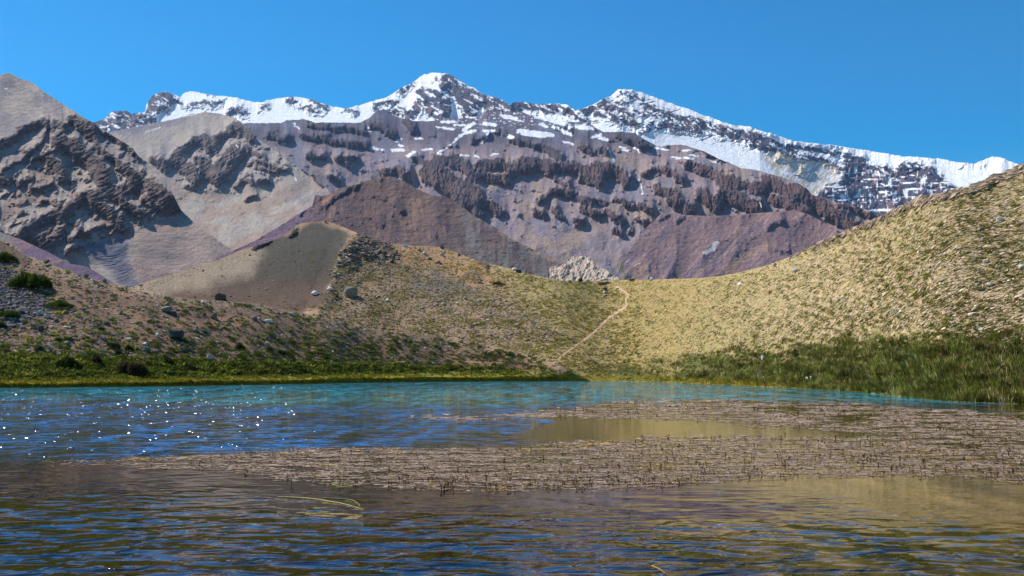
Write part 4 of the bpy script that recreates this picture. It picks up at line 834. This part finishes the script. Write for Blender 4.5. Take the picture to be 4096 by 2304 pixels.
SINGLE = [
 (left,175,338.6,17,9.5,'angular',DARKC,'largest boulder of the left slope, long and dark with a pale flat top'),
 (hill,220,300.6,12.5,7.4,'round',DARKC,'rounded dark boulder alone at the foot of the grey dome, left of it'),
 (hill,350.5,296,14,9,'round',GREYC,'big grey boulder under the crags with its right side in shade'),
 (hill,314.6,294.8,7.6,4,'round',WHITE,'white domed boulder below the smooth grey scree'),
 (hill,329,290.4,5.4,4.4,'angular',WHITE,'cracked white block left of the big grey boulder'),
 (hill,335.8,296,5,2.2,'slab',REDC,'small flat reddish stone left of the big grey boulder'),
 (hill,340,297.6,2.8,2,'round',PALEC,'small pale green stone beside the flat reddish stone'),
 (left,167,312,10,6,'angular',GREYC,'angular blue grey boulder high on the left slope'),
 (left,173.5,315.4,8,4,'slab',DARKC,'dark low slab touching the angular blue grey boulder'),
 (left,211.5,317.4,11,4.2,'slab',BROWNC,'long brown slab lying tilted on the upper left slope'),
 (left,204,315.2,4.5,3,'angular',BROWNC,'small brown block just above the long brown slab'),
 (left,254.5,320,6,4,'round',GREYC,'rounded grey boulder near the crest behind the long white slab'),
 (left,129,341.6,5.2,4,'angular',PALEC,'pale squarish stone below and left of the largest boulder'),
 (left,157.5,337,4.2,4,'angular',PALEC,'pale pointed stone just left of the largest boulder'),
 (left,146,351.5,8,5,'angular',GREYC,'grey block with deep shaded hollow just above the lower trail'),
 (left,145,345.4,6,3.4,'angular',PALEC,'pale block above the shaded grey block by the trail'),
 (left,139.5,349,2.4,3,'spike',PALEC,'thin upright stone left of the shaded grey block'),
 (left,209.5,359,7,5,'angular',PALEC,'pale triangular boulder sitting on the lower trail'),
 (left,185,352.4,8,4.8,'angular',DARKC,'dark jagged block above the lower trail in a small heap'),
 (left,190,350.5,6,3.4,'slab',GREYC,'grey slab leaning on the dark jagged block of the heap'),
 (left,68.5,372.6,3,3,'spike',PALEC,'small pale stone upright in the green shore grass'),
 (left,158,362.5,5.6,3,'slab',GREYC,'grey slab among tufts just below the lower trail'),
 (left,67,345,6,4,'angular',GREYC,'grey block alone among tufts in the middle of the left slope'),
 (left,50.5,349,5,2.6,'slab',PALEC,'flat pale stone left of the grey block among tufts'),
 (left,267.4,345,5.2,3.2,'round',PALEC,'pale round stone in the grass dotted middle of the slope'),
 (left,268.5,322,8,3,'slab',WHITE,'long white slab on the crest where slope meets dome'),
 (left,259.5,320,5,2.6,'slab',PALEC,'short pale slab just left of the long white slab'),
 (left,292,315,6,2.6,'slab',PALEC,'pale slab half way down the crest in front of the dome'),
 (left,285,352.2,3.6,3,'angular',GREYC,'small grey stone beside a tuft below the crest'),
 (left,41,315,7,5,'angular',PALEC,'pale angular block right of the dark scree'),
 (left,48,317.5,8,3.6,'slab',PALEC,'broad pale slab right of the dark scree'),
 (left,16,323.5,6,5,'angular',DARKC,'dark block at the lower end of the dark scree'),
 (left,41,331,6.4,5.2,'angular',DARKC,'dark brown block below the dark scree'),
 (left,86,275.5,6,3.6,'round',BROWNC,'reddish brown stone on the left skyline in front of the purple hill'),
 (left,104.5,281.5,4.6,3,'round',BROWNC,'small tan stone on the left skyline right of the reddish one'),
 (left,46,262,6,3.6,'angular',DARKC,'dark stone on the left skyline near the dark crag'),
 (left,120,314,5,3.6,'angular',GREYC,'grey stone right of the dark green cushion shrub'),
 (hill,385,299,3,2.4,'round',PALEC,'upper stone of a pale pair right of the big grey boulder'),
 (hill,387.6,301,3.8,2.4,'round',WHITE,'lower stone of a pale pair right of the big grey boulder'),
 (hill,370.4,305.5,3.4,2.2,'angular',GREYC,'small grey stone below the pale pair'),
 (hill,443.5,305,4.4,3,'round',PALEC,'pale round stone in the middle of the rubble slope'),
 (hill,457,304,3.2,2,'round',WHITE,'small white stone right of the pale round stone on rubble'),
 (hill,479,302,3.4,2.4,'round',PALEC,'pale stone farthest right on the rubble slope'),
 (hill,490.5,313.4,3.4,2,'angular',GREYC,'grey stone beside the dark hollow in the rubble'),
 (hill,424,254,5,2.4,'round',PALEC,'oval pale stone on the brown shoulder behind the crags'),
 (hill,420.5,250.8,3.6,3.2,'spike',GREYC,'pointed grey stone above the oval pale stone'),
 (hill,442,256,4.2,3,'round',PALEC,'pale round stone under the shoulder skyline'),
 (hill,429.5,259.6,5,2.2,'slab',GREYC,'low grey slab below the oval pale stone'),
 (hill,438.5,263.5,4.6,3.4,'angular',GREYC,'grey angular stone lowest of the shoulder stones'),
 (hill,405,246.6,5.6,2.6,'slab',WHITE,'white stones bright on the shoulder skyline'),
 (hill,442,248.8,4,2,'slab',DARKC,'dark slab on the shoulder skyline'),
 (hill,459,255.6,3,2.4,'round',DARKC,'small dark stone on the skyline down the shoulder'),
 (hill,376.8,263.2,5.4,3.6,'spike',GREYC,'pale grey pointed block at the foot of the crags'),
 (hill,325.4,222.8,2.6,3.4,'spike',BROWNC,'tiny brown rock standing on the summit of the dome'),
 (hill,514.5,270,5,2.4,'round',WHITE,'white stone on the skyline left of the pale badlands'),
 (hill,519,272.4,6,2.8,'slab',DARKC,'dark slab against the white stone on the skyline'),
 (hill,580.5,281.8,5,4,'angular',DARKC,'dark squarish boulder on the pass in front of the badlands'),
 (hill,587.6,281.8,4,2.8,'round',PALEC,'pale boulder right of the dark squarish one on the pass'),
 (hill,570,282,3.6,1.8,'slab',GREYC,'low grey stone left of the dark squarish boulder on the pass'),
 (hill,651.6,280.4,4.6,3.2,'round',WHITE,'bright white boulder on the skyline of the pass'),
 (hill,632,280.8,6,2,'slab',BROWNC,'brown slab on the skyline left of the bright white boulder'),
 (hill,601,284.4,7,2,'slab',GREYC,'long grey slab lying just below the pass'),
 (hill,606.6,283.6,5,1.8,'slab',DARKC,'dark slab touching the long grey slab below the pass'),
 (hill,605,290.4,4.2,3,'angular',DARKC,'dark wedge of rock below the pass left of the trail'),
 (hill,606,293,6,2,'slab',PALEC,'pale slab under the dark wedge of rock'),
 (hill,604,297,3,2.2,'round',PALEC,'pale round stone left of the top of the trail'),
 (hill,739.5,285.4,5.2,3,'angular',WHITE,'white block on the grassy slope right of the pass'),
 (hill,1000,221,7.4,4.2,'angular',WHITE,'large white block high on the right slope near the picture edge'),
 (hill,981,230.4,6.6,3,'slab',GREYC,'grey tilted slab left of the large white block'),
 (hill,986,262.6,6.4,3.6,'round',PALEC,'pale rounded boulder half way up the right slope'),
 (hill,975,260.8,5,2.4,'slab',PALEC,'pale slab left of the pale rounded boulder'),
 (hill,990,286.4,7,4,'round',PALEC,'broad pale boulder low on the right slope with grass round it'),
 (hill,1021,268.5,6,3.8,'angular',WHITE,'white block cut by the right edge of the picture'),
 (hill,775,265.8,5,2.6,'slab',PALEC,'pale slab on the skyline at the left end of the right slope'),
 (hill,796,271,7,2,'slab',WHITE,'thin white slab under the skyline of the right slope'),
 (hill,880,341.6,6.4,3.2,'angular',PALEC,'pale stone above the shore sedge, upper of a stack of three'),
 (hill,881,348.4,5,3,'angular',PALEC,'pale stone above the shore sedge, lower of a stack of three'),
 (hill,898,349.6,6,2.8,'slab',PALEC,'cream slab right of the two pale stones above the sedge'),
 (hill,963,345,4.8,4,'angular',PALEC,'pale upright block above the sedge near the right edge'),
 (hill,981,330.6,5.6,3.4,'angular',PALEC,'pale block higher than the upright one near the right edge'),
 (hill,894,311.6,5,2.6,'slab',WHITE,'white slab in the middle of the right slope'),
 (hill,887,316.2,4.6,3,'angular',PALEC,'pale block just below the white slab of the right slope'),
 (hill,867,313.8,4.2,2.4,'angular',WHITE,'small white block left of the white slab of the right slope'),
 (hill,910,355.2,4.6,2.4,'slab',PALEC,'pale slab at the upper edge of the sedge'),
 (hill,1004,366.5,6.4,3.2,'angular',PALEC,'pale boulder inside the sedge at the far right'),
 (hill,997,380.4,4.6,2.6,'round',PALEC,'pale pinkish stone low in the sedge at the far right'),
 (hill,806.6,380.6,3.8,3.6,'angular',WHITE,'white angular rock in dark green sedge, left of a pair'),
 (hill,811.4,378.4,3.2,2.2,'round',WHITE,'white rock in dark green sedge, right of a pair'),
 (hill,763,359.6,4.2,4.2,'round',WHITE,'white egg shaped boulder at the upper edge of the sedge'),
 (hill,547.8,378.4,4.6,5.4,'spike',BROWNC,'tall pointed rock standing on the far shore'),
 (hill,543.2,377.8,5.2,2.6,'slab',DARKC,'dark slab left of the tall pointed rock on the shore'),
 (hill,549.8,378.8,4,1.6,'slab',WHITE,'low white stones at the foot of the tall pointed rock'),
 (hill,543,379,3.8,1.4,'slab',PALEC,'pale flat stone under the dark slab on the shore'),
 (hill,558,377.4,3.4,2.4,'angular',BROWNC,'tan triangular stone right of the tall pointed rock'),
 (hill,562.6,377.6,4,1.9,'round',GREYC,'greenish grey round stone on the far shore'),
 (hill,566.4,376.8,5,1.8,'slab',WHITE,'long white stone right of the greenish grey one'),
 (hill,574,375.4,4.8,2.2,'slab',WHITE,'upper white stone beside the start of the sedge'),
 (hill,573.2,377,3.6,1.5,'slab',WHITE,'lower white stone beside the start of the sedge'),
 (hill,582.3,354,4.2,1.6,'slab',PALEC,'flat pale stone right of the lower end of the trail'),
]
for k, (info, px, py, w, h, kind, c, lab) in enumerate(SINGLE):
    p, nn = on(info, np.array([px]), np.array([py])); p = p[0]; D = p[1]; m = D / F
    V, Fc = boulder_proto(300 + k, kind)
    ex = V[:, 0].max() - V[:, 0].min(); ez = V[:, 2].max()
    V = V * np.array([w * m / ex, w * m / ex, h * m / ez * 1.05])
    me = to_me('boulder', V, Fc, c, M_STONE)
    nm = {'slab': 'flat_rock', 'spike': 'standing_rock'}.get(kind, 'boulder')
    me.name = nm; o = link(nm, me); o.location = p; o.rotation_euler = (0, 0, 0); tag(o, lab, 'rock')
# stones one can count on the left slope, alike
protoM = []
for k in range(9):
    V, Fc = boulder_proto(500 + k, ['angular', 'slab', 'angular', 'round'][k % 4])
    protoM.append(to_me('stone', V, Fc, [GREYC, PALEC, lin(112, 104, 98), BROWNC][k % 4], M_STONE))
x, y = pick(lambda x, y: (y > J_TOP(x) + 1) * (hbv(x, y) > 14) * (.3 + .7 * sst(200, 20, x)), 170, 2, 500, 260, 366)
pp, nn = on(left, x, y)
for i in range(len(x)):
    o = link('stone', protoM[i % 9]); s = .28 + .62 * random.random() ** 2
    o.location = pp[i]; o.rotation_euler = (random.uniform(-.3, .3), random.uniform(-.3, .3), random.uniform(0, 6.28)); o.scale = (s * 1.1, s, s * random.uniform(.7, 1))
    tag(o, 'loose grey or brown stone strewn on the slope behind the left shore', 'stone', 'stones strewn on the left slope')

# ------------------------------------------------------------------ shrubs and tussocks
def cushion(seed, w, d, h, col, nleaf):
    r = np.random.default_rng(seed); th = r.uniform(0, 6.283, nleaf); rr = np.sqrt(r.random(nleaf)); lump = 1 + .22 * np.sin(th * 3 + seed) + .15 * np.sin(th * 5 + 2 * seed)
    bx = rr * np.cos(th) * lump * w / 2; by = rr * np.sin(th) * lump * d / 2
    bz = h * np.sqrt(np.clip(1 - rr ** 2, 0, 1)) * r.uniform(.35, 1.05, nleaf) * (1 + .25 * np.sin(bx * 7 / w + seed) * np.cos(by * 6 / d))
    base = np.stack([bx, by, bz], 1); L = h * .22 + .02
    dr = np.stack([bx / w, by / d, .5 + .6 * r.random(nleaf)], 1) + .45 * r.standard_normal((nleaf, 3)); dr /= np.linalg.norm(dr, axis=1, keepdims=True)
    sd = np.cross(dr, r.standard_normal((nleaf, 3))); sd /= np.linalg.norm(sd, axis=1, keepdims=True)
    ll = (L * r.uniform(.6, 1.4, nleaf))[:, None]
    V = np.stack([base - sd * ll * .22, base + sd * ll * .22, base + dr * ll], 1).reshape(-1, 3)
    Fc = np.arange(nleaf * 3).reshape(-1, 3); C = np.repeat(col * np.clip(1 + .3 * r.standard_normal((nleaf, 1)), .3, 2), 3, 0)
    return V, Fc, C
def shrub(info, px, py, w, h, col, name, lab, cat, n=1500, stem=lin(70, 52, 40)):
    p, _ = on(info, np.array([px]), np.array([py])); p = p[0]; m = p[1] / F
    e = bpy.data.objects.new(name, None); S.collection.objects.link(e); e.location = p; tag(e, lab, cat)
    V, Fc, Cc = cushion(int(px * 7 + py), w * m, w * m * .8, h * m, col, n)
    link('foliage', set_mesh('foliage', V, Fc, Cc, M_LEAF, False), e)
    # woody stems fanning out under the leaves
    bm = bmesh.new()
    for k in range(9):
        a = k * .7; q = Vector((math.cos(a) * w * m * .36, math.sin(a) * w * m * .28, h * m * .6)); mt = Matrix.Translation(q / 2) @ q.to_track_quat('Z', 'Y').to_matrix().to_4x4()
        bmesh.ops.create_cone(bm, cap_ends=True, segments=5, radius1=.03, radius2=.012, depth=q.length, matrix=mt)
    bmesh.ops.triangulate(bm, faces=bm.faces); bm.verts.index_update()
    V = np.array([v.co[:] for v in bm.verts]); Fc = np.array([[v.index for v in f.verts] for f in bm.faces]); bm.free()
    link('stems', to_me('stems', V, Fc, stem, M_STONE), e)
GR1, GR2, GRB = lin(70, 84, 30), lin(54, 66, 28), lin(62, 50, 36)
for a in [
 (left,59.6,307.5,25,5.6,GR1,'cushion_shrub','broad dark green cushion shrub below the dark scree','shrub',2600),
 (left,113.5,348,13,5,GR2,'cushion_shrub','dark green cushion shrub left of the shaded grey block','shrub',1500),
 (left,133,374,27,11,lin(76, 64, 44),'dark_bush','large dark brown bush rising from the shore grass','bush',3800),
 (left,68.6,341,9,4,GR1,'cushion_shrub','green cushion shrub right of the flat pale stone','shrub',1000),
 (left,58,341,6.4,3.4,GR1,'cushion_shrub','small green cushion shrub left of the grey block','shrub',800),
 (left,118.6,354.5,8.4,4,GR2,'cushion_shrub','dark green cushion shrub just above the trail left of the brown bush','shrub',1000),
 (left,129,350.5,8,4.4,GRB,'dark_bush','small brownish bush right of the upper cushion shrub','bush',1000),
 (left,33,288,36,13,GR1,'shrub_mat','wide green shrub mat crossing the dark scree','shrub',4200),
 (left,6,262,22,8,GR1,'shrub_mat','green shrub mat under the dark crag at the left edge','shrub',2600),
 (left,10,318,22,7,GR1,'shrub_mat','green shrub mat at the lower left of the dark scree','shrub',2400),
 (left,2,328,10,5,GR2,'shrub_mat','small shrub mat at the left edge below the scree','shrub',1200),
 (left,39,351,10,5,lin(84, 98, 66),'cushion_shrub','grey green cushion shrub left in the middle of the slope','shrub',1200),
 (left,86,340,8,3.4,GR1,'cushion_shrub','green tussock shrub below the broad cushion shrub','shrub',900),
 (left,101,330,6,3,GR1,'cushion_shrub','small green shrub straight below the crest stones','shrub',700),
 (left,167.5,364,12,6,GR2,'cushion_shrub','dark green shrub just below the trail right of the brown bush','shrub',1500),
 (left,239.5,349,9,4.4,GR2,'cushion_shrub','dark green shrub above the trail in the middle of the slope','shrub',1100),
 (left,66,368,22,9,GR2,'dark_bush','dark green bush in the shore grass left of the brown bush','bush',2600),
 (left,96,365,10,7,GRB,'dark_bush','brown bush between the dark green bush and large brown bush','bush',1500),
 (left,190,370,13,5,GRB,'dark_bush','low brown bush in the shore grass right of the trail boulder','bush',1400),
 (left,282,355,8,4.4,GR2,'cushion_shrub','dark green shrub at the left end of the sparse tufts','shrub',1000),
 (left,325,359.6,9,3.6,GR1,'cushion_shrub','green shrub touching the trail in the middle','shrub',1000),
 (hill,498,285.4,12,3.4,GR2,'cushion_shrub','dark green shrub mat below the small dark crag on the shoulder','shrub',1000),
 (hill,392.5,263,5,2.6,GR2,'cushion_shrub','small dark shrub at the foot of the right crag','shrub',600),
]: shrub(*a)
tm = []
for k in range(6):
    V, Fc, Cc = cushion(900 + k, 1, .85, .42, [GR1, lin(96, 104, 48), lin(84, 96, 44)][k % 3], 420); tm.append(set_mesh('tussock', V, Fc, Cc, M_LEAF, False))
x, y = pick(lambda x, y: (y > J_TOP(x) + 3) * (hbv(x, y) > 20) * (.25 + .75 * sst(60, 300, x)) * (.3 + .7 * sst(60, 25, hbv(x, y))), 210, 2, 520, 285, 368)
pp, nn = on(left, x, y)
for i in range(len(x)):
    o = link('tussock', tm[i % 6]); s = .5 + .7 * random.random(); o.location = pp[i]; o.rotation_euler = (0, 0, random.uniform(0, 6.28)); o.scale = (s, s, s)
    tag(o, 'round green tussock growing on the brown slope behind the left shore', 'tussock', 'tussocks on the left slope')

# ------------------------------------------------------------------ trails
def ribbon(info, pts, wpx, col, name, kind='structure'):
    pts = np.array(pts, float); t = np.concatenate([[0], np.cumsum(np.hypot(*np.diff(pts, axis=0).T))]); q = np.arange(0, t[-1], 1.2)
    x = np.interp(q, t, pts[:, 0]); y = np.interp(q, t, pts[:, 1]); x = x + .5 * fbm(q / 9, q * 0, 3, 1101)
    w = np.interp(q, t, wpx) * (1 + .35 * fbm(q / 5, q * 0 + 5, 3, 1103)); dx, dy = np.gradient(x), np.gradient(y); L = np.hypot(dx, dy); nx, ny = -dy / L, dx / L
    rows = []
    for k in np.linspace(-1, 1, 7):
        p, nn = on(info, x + nx * w * k, y + ny * w * k); rows.append(p + nn * .05 * (1 - abs(k) ** 4 * 1.6) )
    V = np.stack(rows); o = link(name, set_mesh(name, V, gridfaces(V.shape[0], V.shape[1]), np.broadcast_to(col, V.shape) * (1 + .12 * RNG.standard_normal(V.shape[:2] + (1,))), M_NEAR)); tag(o, kind=kind)
ribbon(hill, [(616,286),(622,290),(629,295),(626,300),(627,306),(616,313),(604.5,321.7),(597.5,329.6),(586.6,338.8),(577.6,344.7),(561.7,356.7),(552,364)], [1.6,1.1,.8,.8,1.2,1.4,1.4,1.2,1.5,1.3,1.1,.8], lin(190, 156, 124), 'path')
ribbon(left, [(35,361.6),(60,361.5),(84.5,359.6),(109,357.6),(129,355.6),(149,354),(199,355),(238.5,354),(286,357.6),(325.6,361.6),(375,364.6),(405,361.6),(445,360.6),(484.6,362.6),(504,363.5)], [.8] * 15, lin(158, 122, 98), 'path')

# ------------------------------------------------------------------ floating weed
def waterpt(px, py):
    D = HC / -rays(px, py)[1]; p = P3(px, py, D); p[..., 2] = 0; return p, D
x, y = pick(lambda x, y: np.clip(weed_mask(x, y) * (.08 + .95 * sst(-.22, .12, fbm(x / 60, y / 2.6, 5, 1201, .6))), 0, 1), 84000, -60, 1200, 397, 492)
n = len(x); p, D = waterpt(x, y); p[:, 2] = RNG.uniform(.003, .009, n)
wpx = lognorm(n, 3.2, .8, .8, 26); hpx = lognorm(n, .24, .45, .1, .7)
W = wpx * D / F; Hh = hpx * D * D / (HC * F)
k = 7; th = np.linspace(0, 2 * np.pi, k, endpoint=False)[None] + RNG.uniform(0, 1, (n, 1)); rad = RNG.uniform(.45, 1.1, (n, k))
V = np.stack([p[:, 0:1] + np.cos(th) * rad * W[:, None] / 2, p[:, 1:2] + np.sin(th) * rad * Hh[:, None] / 2, np.repeat(p[:, 2:3], k, 1) + .0012 * RNG.standard_normal((n, k))], -1)
Fc = (np.arange(n)[:, None] * k + np.arange(k)[None]).astype(int)
yl = (sdist(x, y, [(130,459.5),(160,457.5),(215,455.5),(262,453.2),(318,449.8)], .9) < 0) | (sdist(x, y, [(340,448.9),(400,448.4)], .6) < 0) | (sdist(x, y, [(520,449.2),(572,446.6),(640,438.6)], .6) < 0) | (sdist(x, y, [(512,411),(560,410.4)], .4) < 0)
cc = palette(n, [lin(172, 146, 128), lin(146, 124, 110), lin(112, 98, 62), lin(180, 158, 136), lin(84, 66, 38), lin(190, 148, 44)], [5, 5, 4, 2.4, 1.4, .4], .12)
cc = np.where((yl & (RNG.random(n) < .6))[:, None], lin(206, 160, 46), cc)
wf = link('floating_weed', set_mesh('floating_weed', V, Fc, np.repeat(cc[:, None], k, 1), attr_mat('weed_film', .8, 0, 0, 0, 0, .12), False))
tag(wf, 'pinkish brown mat of floating water weed across the near lake', 'water weed', kind='stuff')
dsp = lambda x, y: np.clip(weed_mask(x, y) * sst(.05, .4, fbm(x / 26, y / 2.5, 4, 1203) + .25 * sst(500, 900, x) + .25 * inpoly(x, y, [(560,402),(900,406),(900,416),(560,416)], 3)), 0, 1)
x, y = pick(dsp, 4200, -40, 1200, 398, 491); n = len(x); p, D = waterpt(x, y)
WC = [lin(78, 44, 34), lin(96, 70, 34), lin(60, 40, 30), lin(104, 104, 36), lin(130, 84, 48)]
up = np.tile(np.array([[0, 0, 1.]]), (n, 1)); sz = lognorm(n, .032, .45, .015, .09) * np.interp(D, [14, 45], [1, 2.0])
V, Fc, Cc = replicate(SPRIGS, p, frames(up, RNG.uniform(-.5, .5, n), 1), sz[:, None] * np.array([[1.3, 1, 1]]), palette(n, WC, [4, 3, 3, 1.2, 1.2]), .1)
tag(link('weed_sprigs', set_mesh('weed_sprigs', V, Fc, Cc, M_LEAF, False)), 'tiny brown and olive weed tips standing out of the floating mat', 'water weed', kind='stuff')
sm = []
for k in range(10):
    V, Fc = SPRIGS[k % 8]; V2 = np.concatenate([V, V * .8 + np.array([.35, .1, 0])]); F2 = np.concatenate([Fc, Fc + len(V)]); sm.append(to_me('weed_sprig', V2, F2, WC[k % 5], M_LEAF))
x, y = pick(lambda x, y: np.clip(weed_mask(x, y) * (sst(474, 486, y) + .3 * sst(800, 960, x)), 0, 1), 150, 230, 1020, 455, 491); p, D = waterpt(x, y)
for i in range(len(x)):
    o = link('weed_sprig', sm[i % 10]); s = .03 + .045 * random.random(); o.location = p[i]; o.scale = (s * 1.5, s, s); o.rotation_euler = (0, 0, random.uniform(-.6, .6))
    tag(o, 'dark leafy weed sprig poking out of the floating mat', 'water weed', 'weed sprigs on the near edge of the mat')
def tube(name, pts, r, col, lab, cat, parent=None):
    """curved stem through world points"""
    P = [Vector(q) for q in pts]; Q = []
    for i in range(len(P) - 1):
        a, b = P[i], P[i + 1]; pa = P[i - 1] if i else a; nb = P[i + 2] if i + 2 < len(P) else b
        for k in range(6):
            t = k / 6; Q.append(.5 * ((2 * a) + (b - pa) * t + (2 * pa - 5 * a + 4 * b - nb) * t * t + (3 * a - pa - 3 * b + nb) * t ** 3))
    Q.append(P[-1]); V = []; Fc = []; ns = 6
    for i, q in enumerate(Q):
        d = (Q[min(i + 1, len(Q) - 1)] - Q[max(i - 1, 0)]).normalized(); s = d.cross(Vector((0, .3, 1))).normalized(); u = s.cross(d); rr = r * (1 - .6 * i / len(Q))
        for j in range(ns):
            an = 6.283 * j / ns; V.append(q + (s * math.cos(an) + u * math.sin(an)) * rr)
    for i in range(len(Q) - 1):
        for j in range(ns): Fc.append((i * ns + j, i * ns + (j + 1) % ns, (i + 1) * ns + (j + 1) % ns, (i + 1) * ns + j))
    me = set_mesh(name, np.array([v[:] for v in V]), np.array(Fc), np.broadcast_to(col, (len(V), 3)), M_STONE); o = link(name, me, parent); tag(o, lab, cat); return o
def wline(pts, z=.006):
    a, _ = waterpt(np.array([q[0] for q in pts], float), np.array([q[1] for q in pts], float)); a[:, 2] = z; return a
tube('floating_stalk', wline([(278,497.6),(296,498),(315.6,499.6),(330.6,502),(340.5,503.6),(350.4,506),(363.4,510)]), .012, lin(190, 168, 110), 'long straw coloured stalk floating in front of the weed mat', 'stalk')
tube('floating_stalk', wline([(323.6,498.6),(345.5,499.6),(355.4,502),(360.4,507)]), .008, lin(150, 146, 84), 'thin olive stalk floating behind the long straw coloured stalk', 'stalk')
tube('floating_stalk', wline([(652,566.5),(658,569),(663,572),(665.5,574)]), .008, lin(160, 132, 70), 'short brown stalk floating at the bottom edge of the picture', 'stalk')
tube('floating_stalk', wline([(332,485.3),(338,485.8),(345,485.6),(352,486.4)]), .012, lin(150, 160, 40), 'bright yellow green stalk lying on the near edge of the mat', 'stalk')
def hook(px, py, hpx, wpx, lab, col=lin(150, 120, 84)):
    p, D = waterpt(np.array([px]), np.array([py])); p = p[0]; m = D[0] / F; h = hpx * m; w = wpx * m
    tube('hooked_stem', [p + np.array(q) for q in ((0, 0, -.02), (w * .05, 0, h * .5), (w * .3, 0, h * .95), (w * .75, 0, h), (w, 0, h * .6))], .45 * m, col, lab, 'weed stem')
hook(198.8,466.4,5,4,'dark looped weed stem at the left end of the mat', lin(80, 54, 40))
hook(291.5,484,8,2.6,'tall green hooked stem near the front left of the mat', lin(96, 100, 50))
hook(351.5,478.6,4,3.4,'pale hooked stem right of the tall green one')
hook(367.6,460,3,5.6,'bent straw stem in the middle rows of the mat')
hook(453,450.4,1.6,6,'pale arched stem on the far edge of the mat', lin(200, 186, 140))
hook(502.8,474.6,8,-2.6,'tall pale hooked stem near the centre of the mat', lin(176, 164, 140))
hook(595.4,488,8,1.0,'thin upright stem on the near edge right of centre', lin(190, 180, 160))
hook(922,418.6,5,-1.4,'dark upright stem in the far mat at the right', lin(60, 44, 34))
hook(872.6,445.6,3.6,-3,'dark bent stem in the mat at the right', lin(80, 56, 40))

# ------------------------------------------------------------------ birds
def duck(px, py, lenm, lab, pale, flip=1):
    p, D = waterpt(np.array([px]), np.array([py])); p = p[0]
    e = bpy.data.objects.new('duck', None); S.collection.objects.link(e); e.location = (p[0], p[1], 0); e.rotation_euler = (0, 0, .12); e.scale = (lenm,) * 3; tag(e, lab, 'duck')
    # stations from tail to bill: x, z, half width, half height ; the head is lowered to feed
    st = [(.52,.150,.004,.004),(.47,.128,.03,.014),(.40,.100,.06,.030),(.30,.070,.10,.060),(.16,.055,.135,.085),(.0,.055,.145,.095),(-.14,.060,.125,.085),(-.24,.070,.09,.068),(-.30,.078,.062,.052),(-.35,.082,.056,.052),(-.40,.078,.060,.060),(-.45,.062,.056,.060),(-.485,.036,.036,.040),(-.50,.020,.014,.018)]
    V = []; C = []; ns = 14
    for i, (x, z, a, b) in enumerate(st):
        for j in range(ns):
            t = 6.283 * j / ns; V.append((x, a * math.cos(t), z + b * math.sin(t)))
            head = x < -.29; tail = x > .38
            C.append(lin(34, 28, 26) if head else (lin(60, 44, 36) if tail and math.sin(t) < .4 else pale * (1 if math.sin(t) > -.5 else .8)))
    Fc = [(i * ns + j, i * ns + (j + 1) % ns, (i + 1) * ns + (j + 1) % ns, (i + 1) * ns + j) for i in range(len(st) - 1) for j in range(ns)]
    me = set_mesh('body', np.array(V), np.array(Fc), np.array(C), M_STONE); link('body', me, e)
    for s in (-1, 1):       # folded wings with dark tips crossing over the rump
        W = []; K = []; wst = [(-.16,.10,.01),(-.08,.13,.05),(.06,.135,.065),(.2,.11,.055),(.33,.07,.035),(.44,.04,.012)]
        for i, (x, yy, hh) in enumerate(wst):
            for j in range(6):
                t = -1.1 + 2.2 * j / 5; W.append((x + .02 * j, s * (yy + .025 * math.cos(t)), .085 + .03 * (x > .2) + hh * math.sin(t) + .02)); K.append(lin(50, 36, 30) if (x > .25 or j in (0, 3)) else pale)
        f = [(i * 6 + j, i * 6 + j + 1, (i + 1) * 6 + j + 1, (i + 1) * 6 + j) for i in range(len(wst) - 1) for j in range(5)]
        link('wing', set_mesh('wing', np.array(W), np.array(f), np.array(K), M_STONE), e)
    bm = bmesh.new(); bmesh.ops.create_cone(bm, cap_ends=True, segments=8, radius1=.024, radius2=.014, depth=.09, matrix=Matrix.Translation((-.515, 0, .0)) @ Matrix.Rotation(math.radians(-150), 4, 'Y') @ Matrix.Diagonal((.6, 1, 1, 1)))
    bmesh.ops.triangulate(bm, faces=bm.faces); bm.verts.index_update(); V = np.array([v.co[:] for v in bm.verts]); Fb = np.array([[v.index for v in f.verts] for f in bm.faces]); bm.free()
    link('bill', to_me('bill', V, Fb, lin(110, 116, 128), M_STONE), e)
duck(674,407.3,.52,'cream coloured duck with dark head feeding in the far weed mat',lin(236, 208, 156))
duck(684.5,383.6,.62,'dark duck with a pale breast swimming close to the far shore',lin(190, 150, 120))

# ------------------------------------------------------------------ thin blue air
bm = bmesh.new(); bmesh.ops.create_cube(bm, size=1); hz = bpy.data.meshes.new('haze'); bm.to_mesh(hz); bm.free()
ho = link('haze', hz); ho.location = (0, 5500, 1997); ho.scale = (24000, 14000, 4020); tag(ho, 'thin pale blue air fading the far mountains', 'haze', kind='stuff')
hm = bpy.data.materials.new('haze'); hm.use_nodes = True; t = hm.node_tree; t.nodes.clear()
pv = t.nodes.new('ShaderNodeVolumePrincipled'); oo = t.nodes.new('ShaderNodeOutputMaterial'); pv.inputs['Color'].default_value = (.42, .62, 1, 1); pv.inputs['Density'].default_value = 1.6e-5; pv.inputs['Anisotropy'].default_value = .2
t.links.new(pv.outputs[0], oo.inputs['Volume']); hz.materials.append(hm)
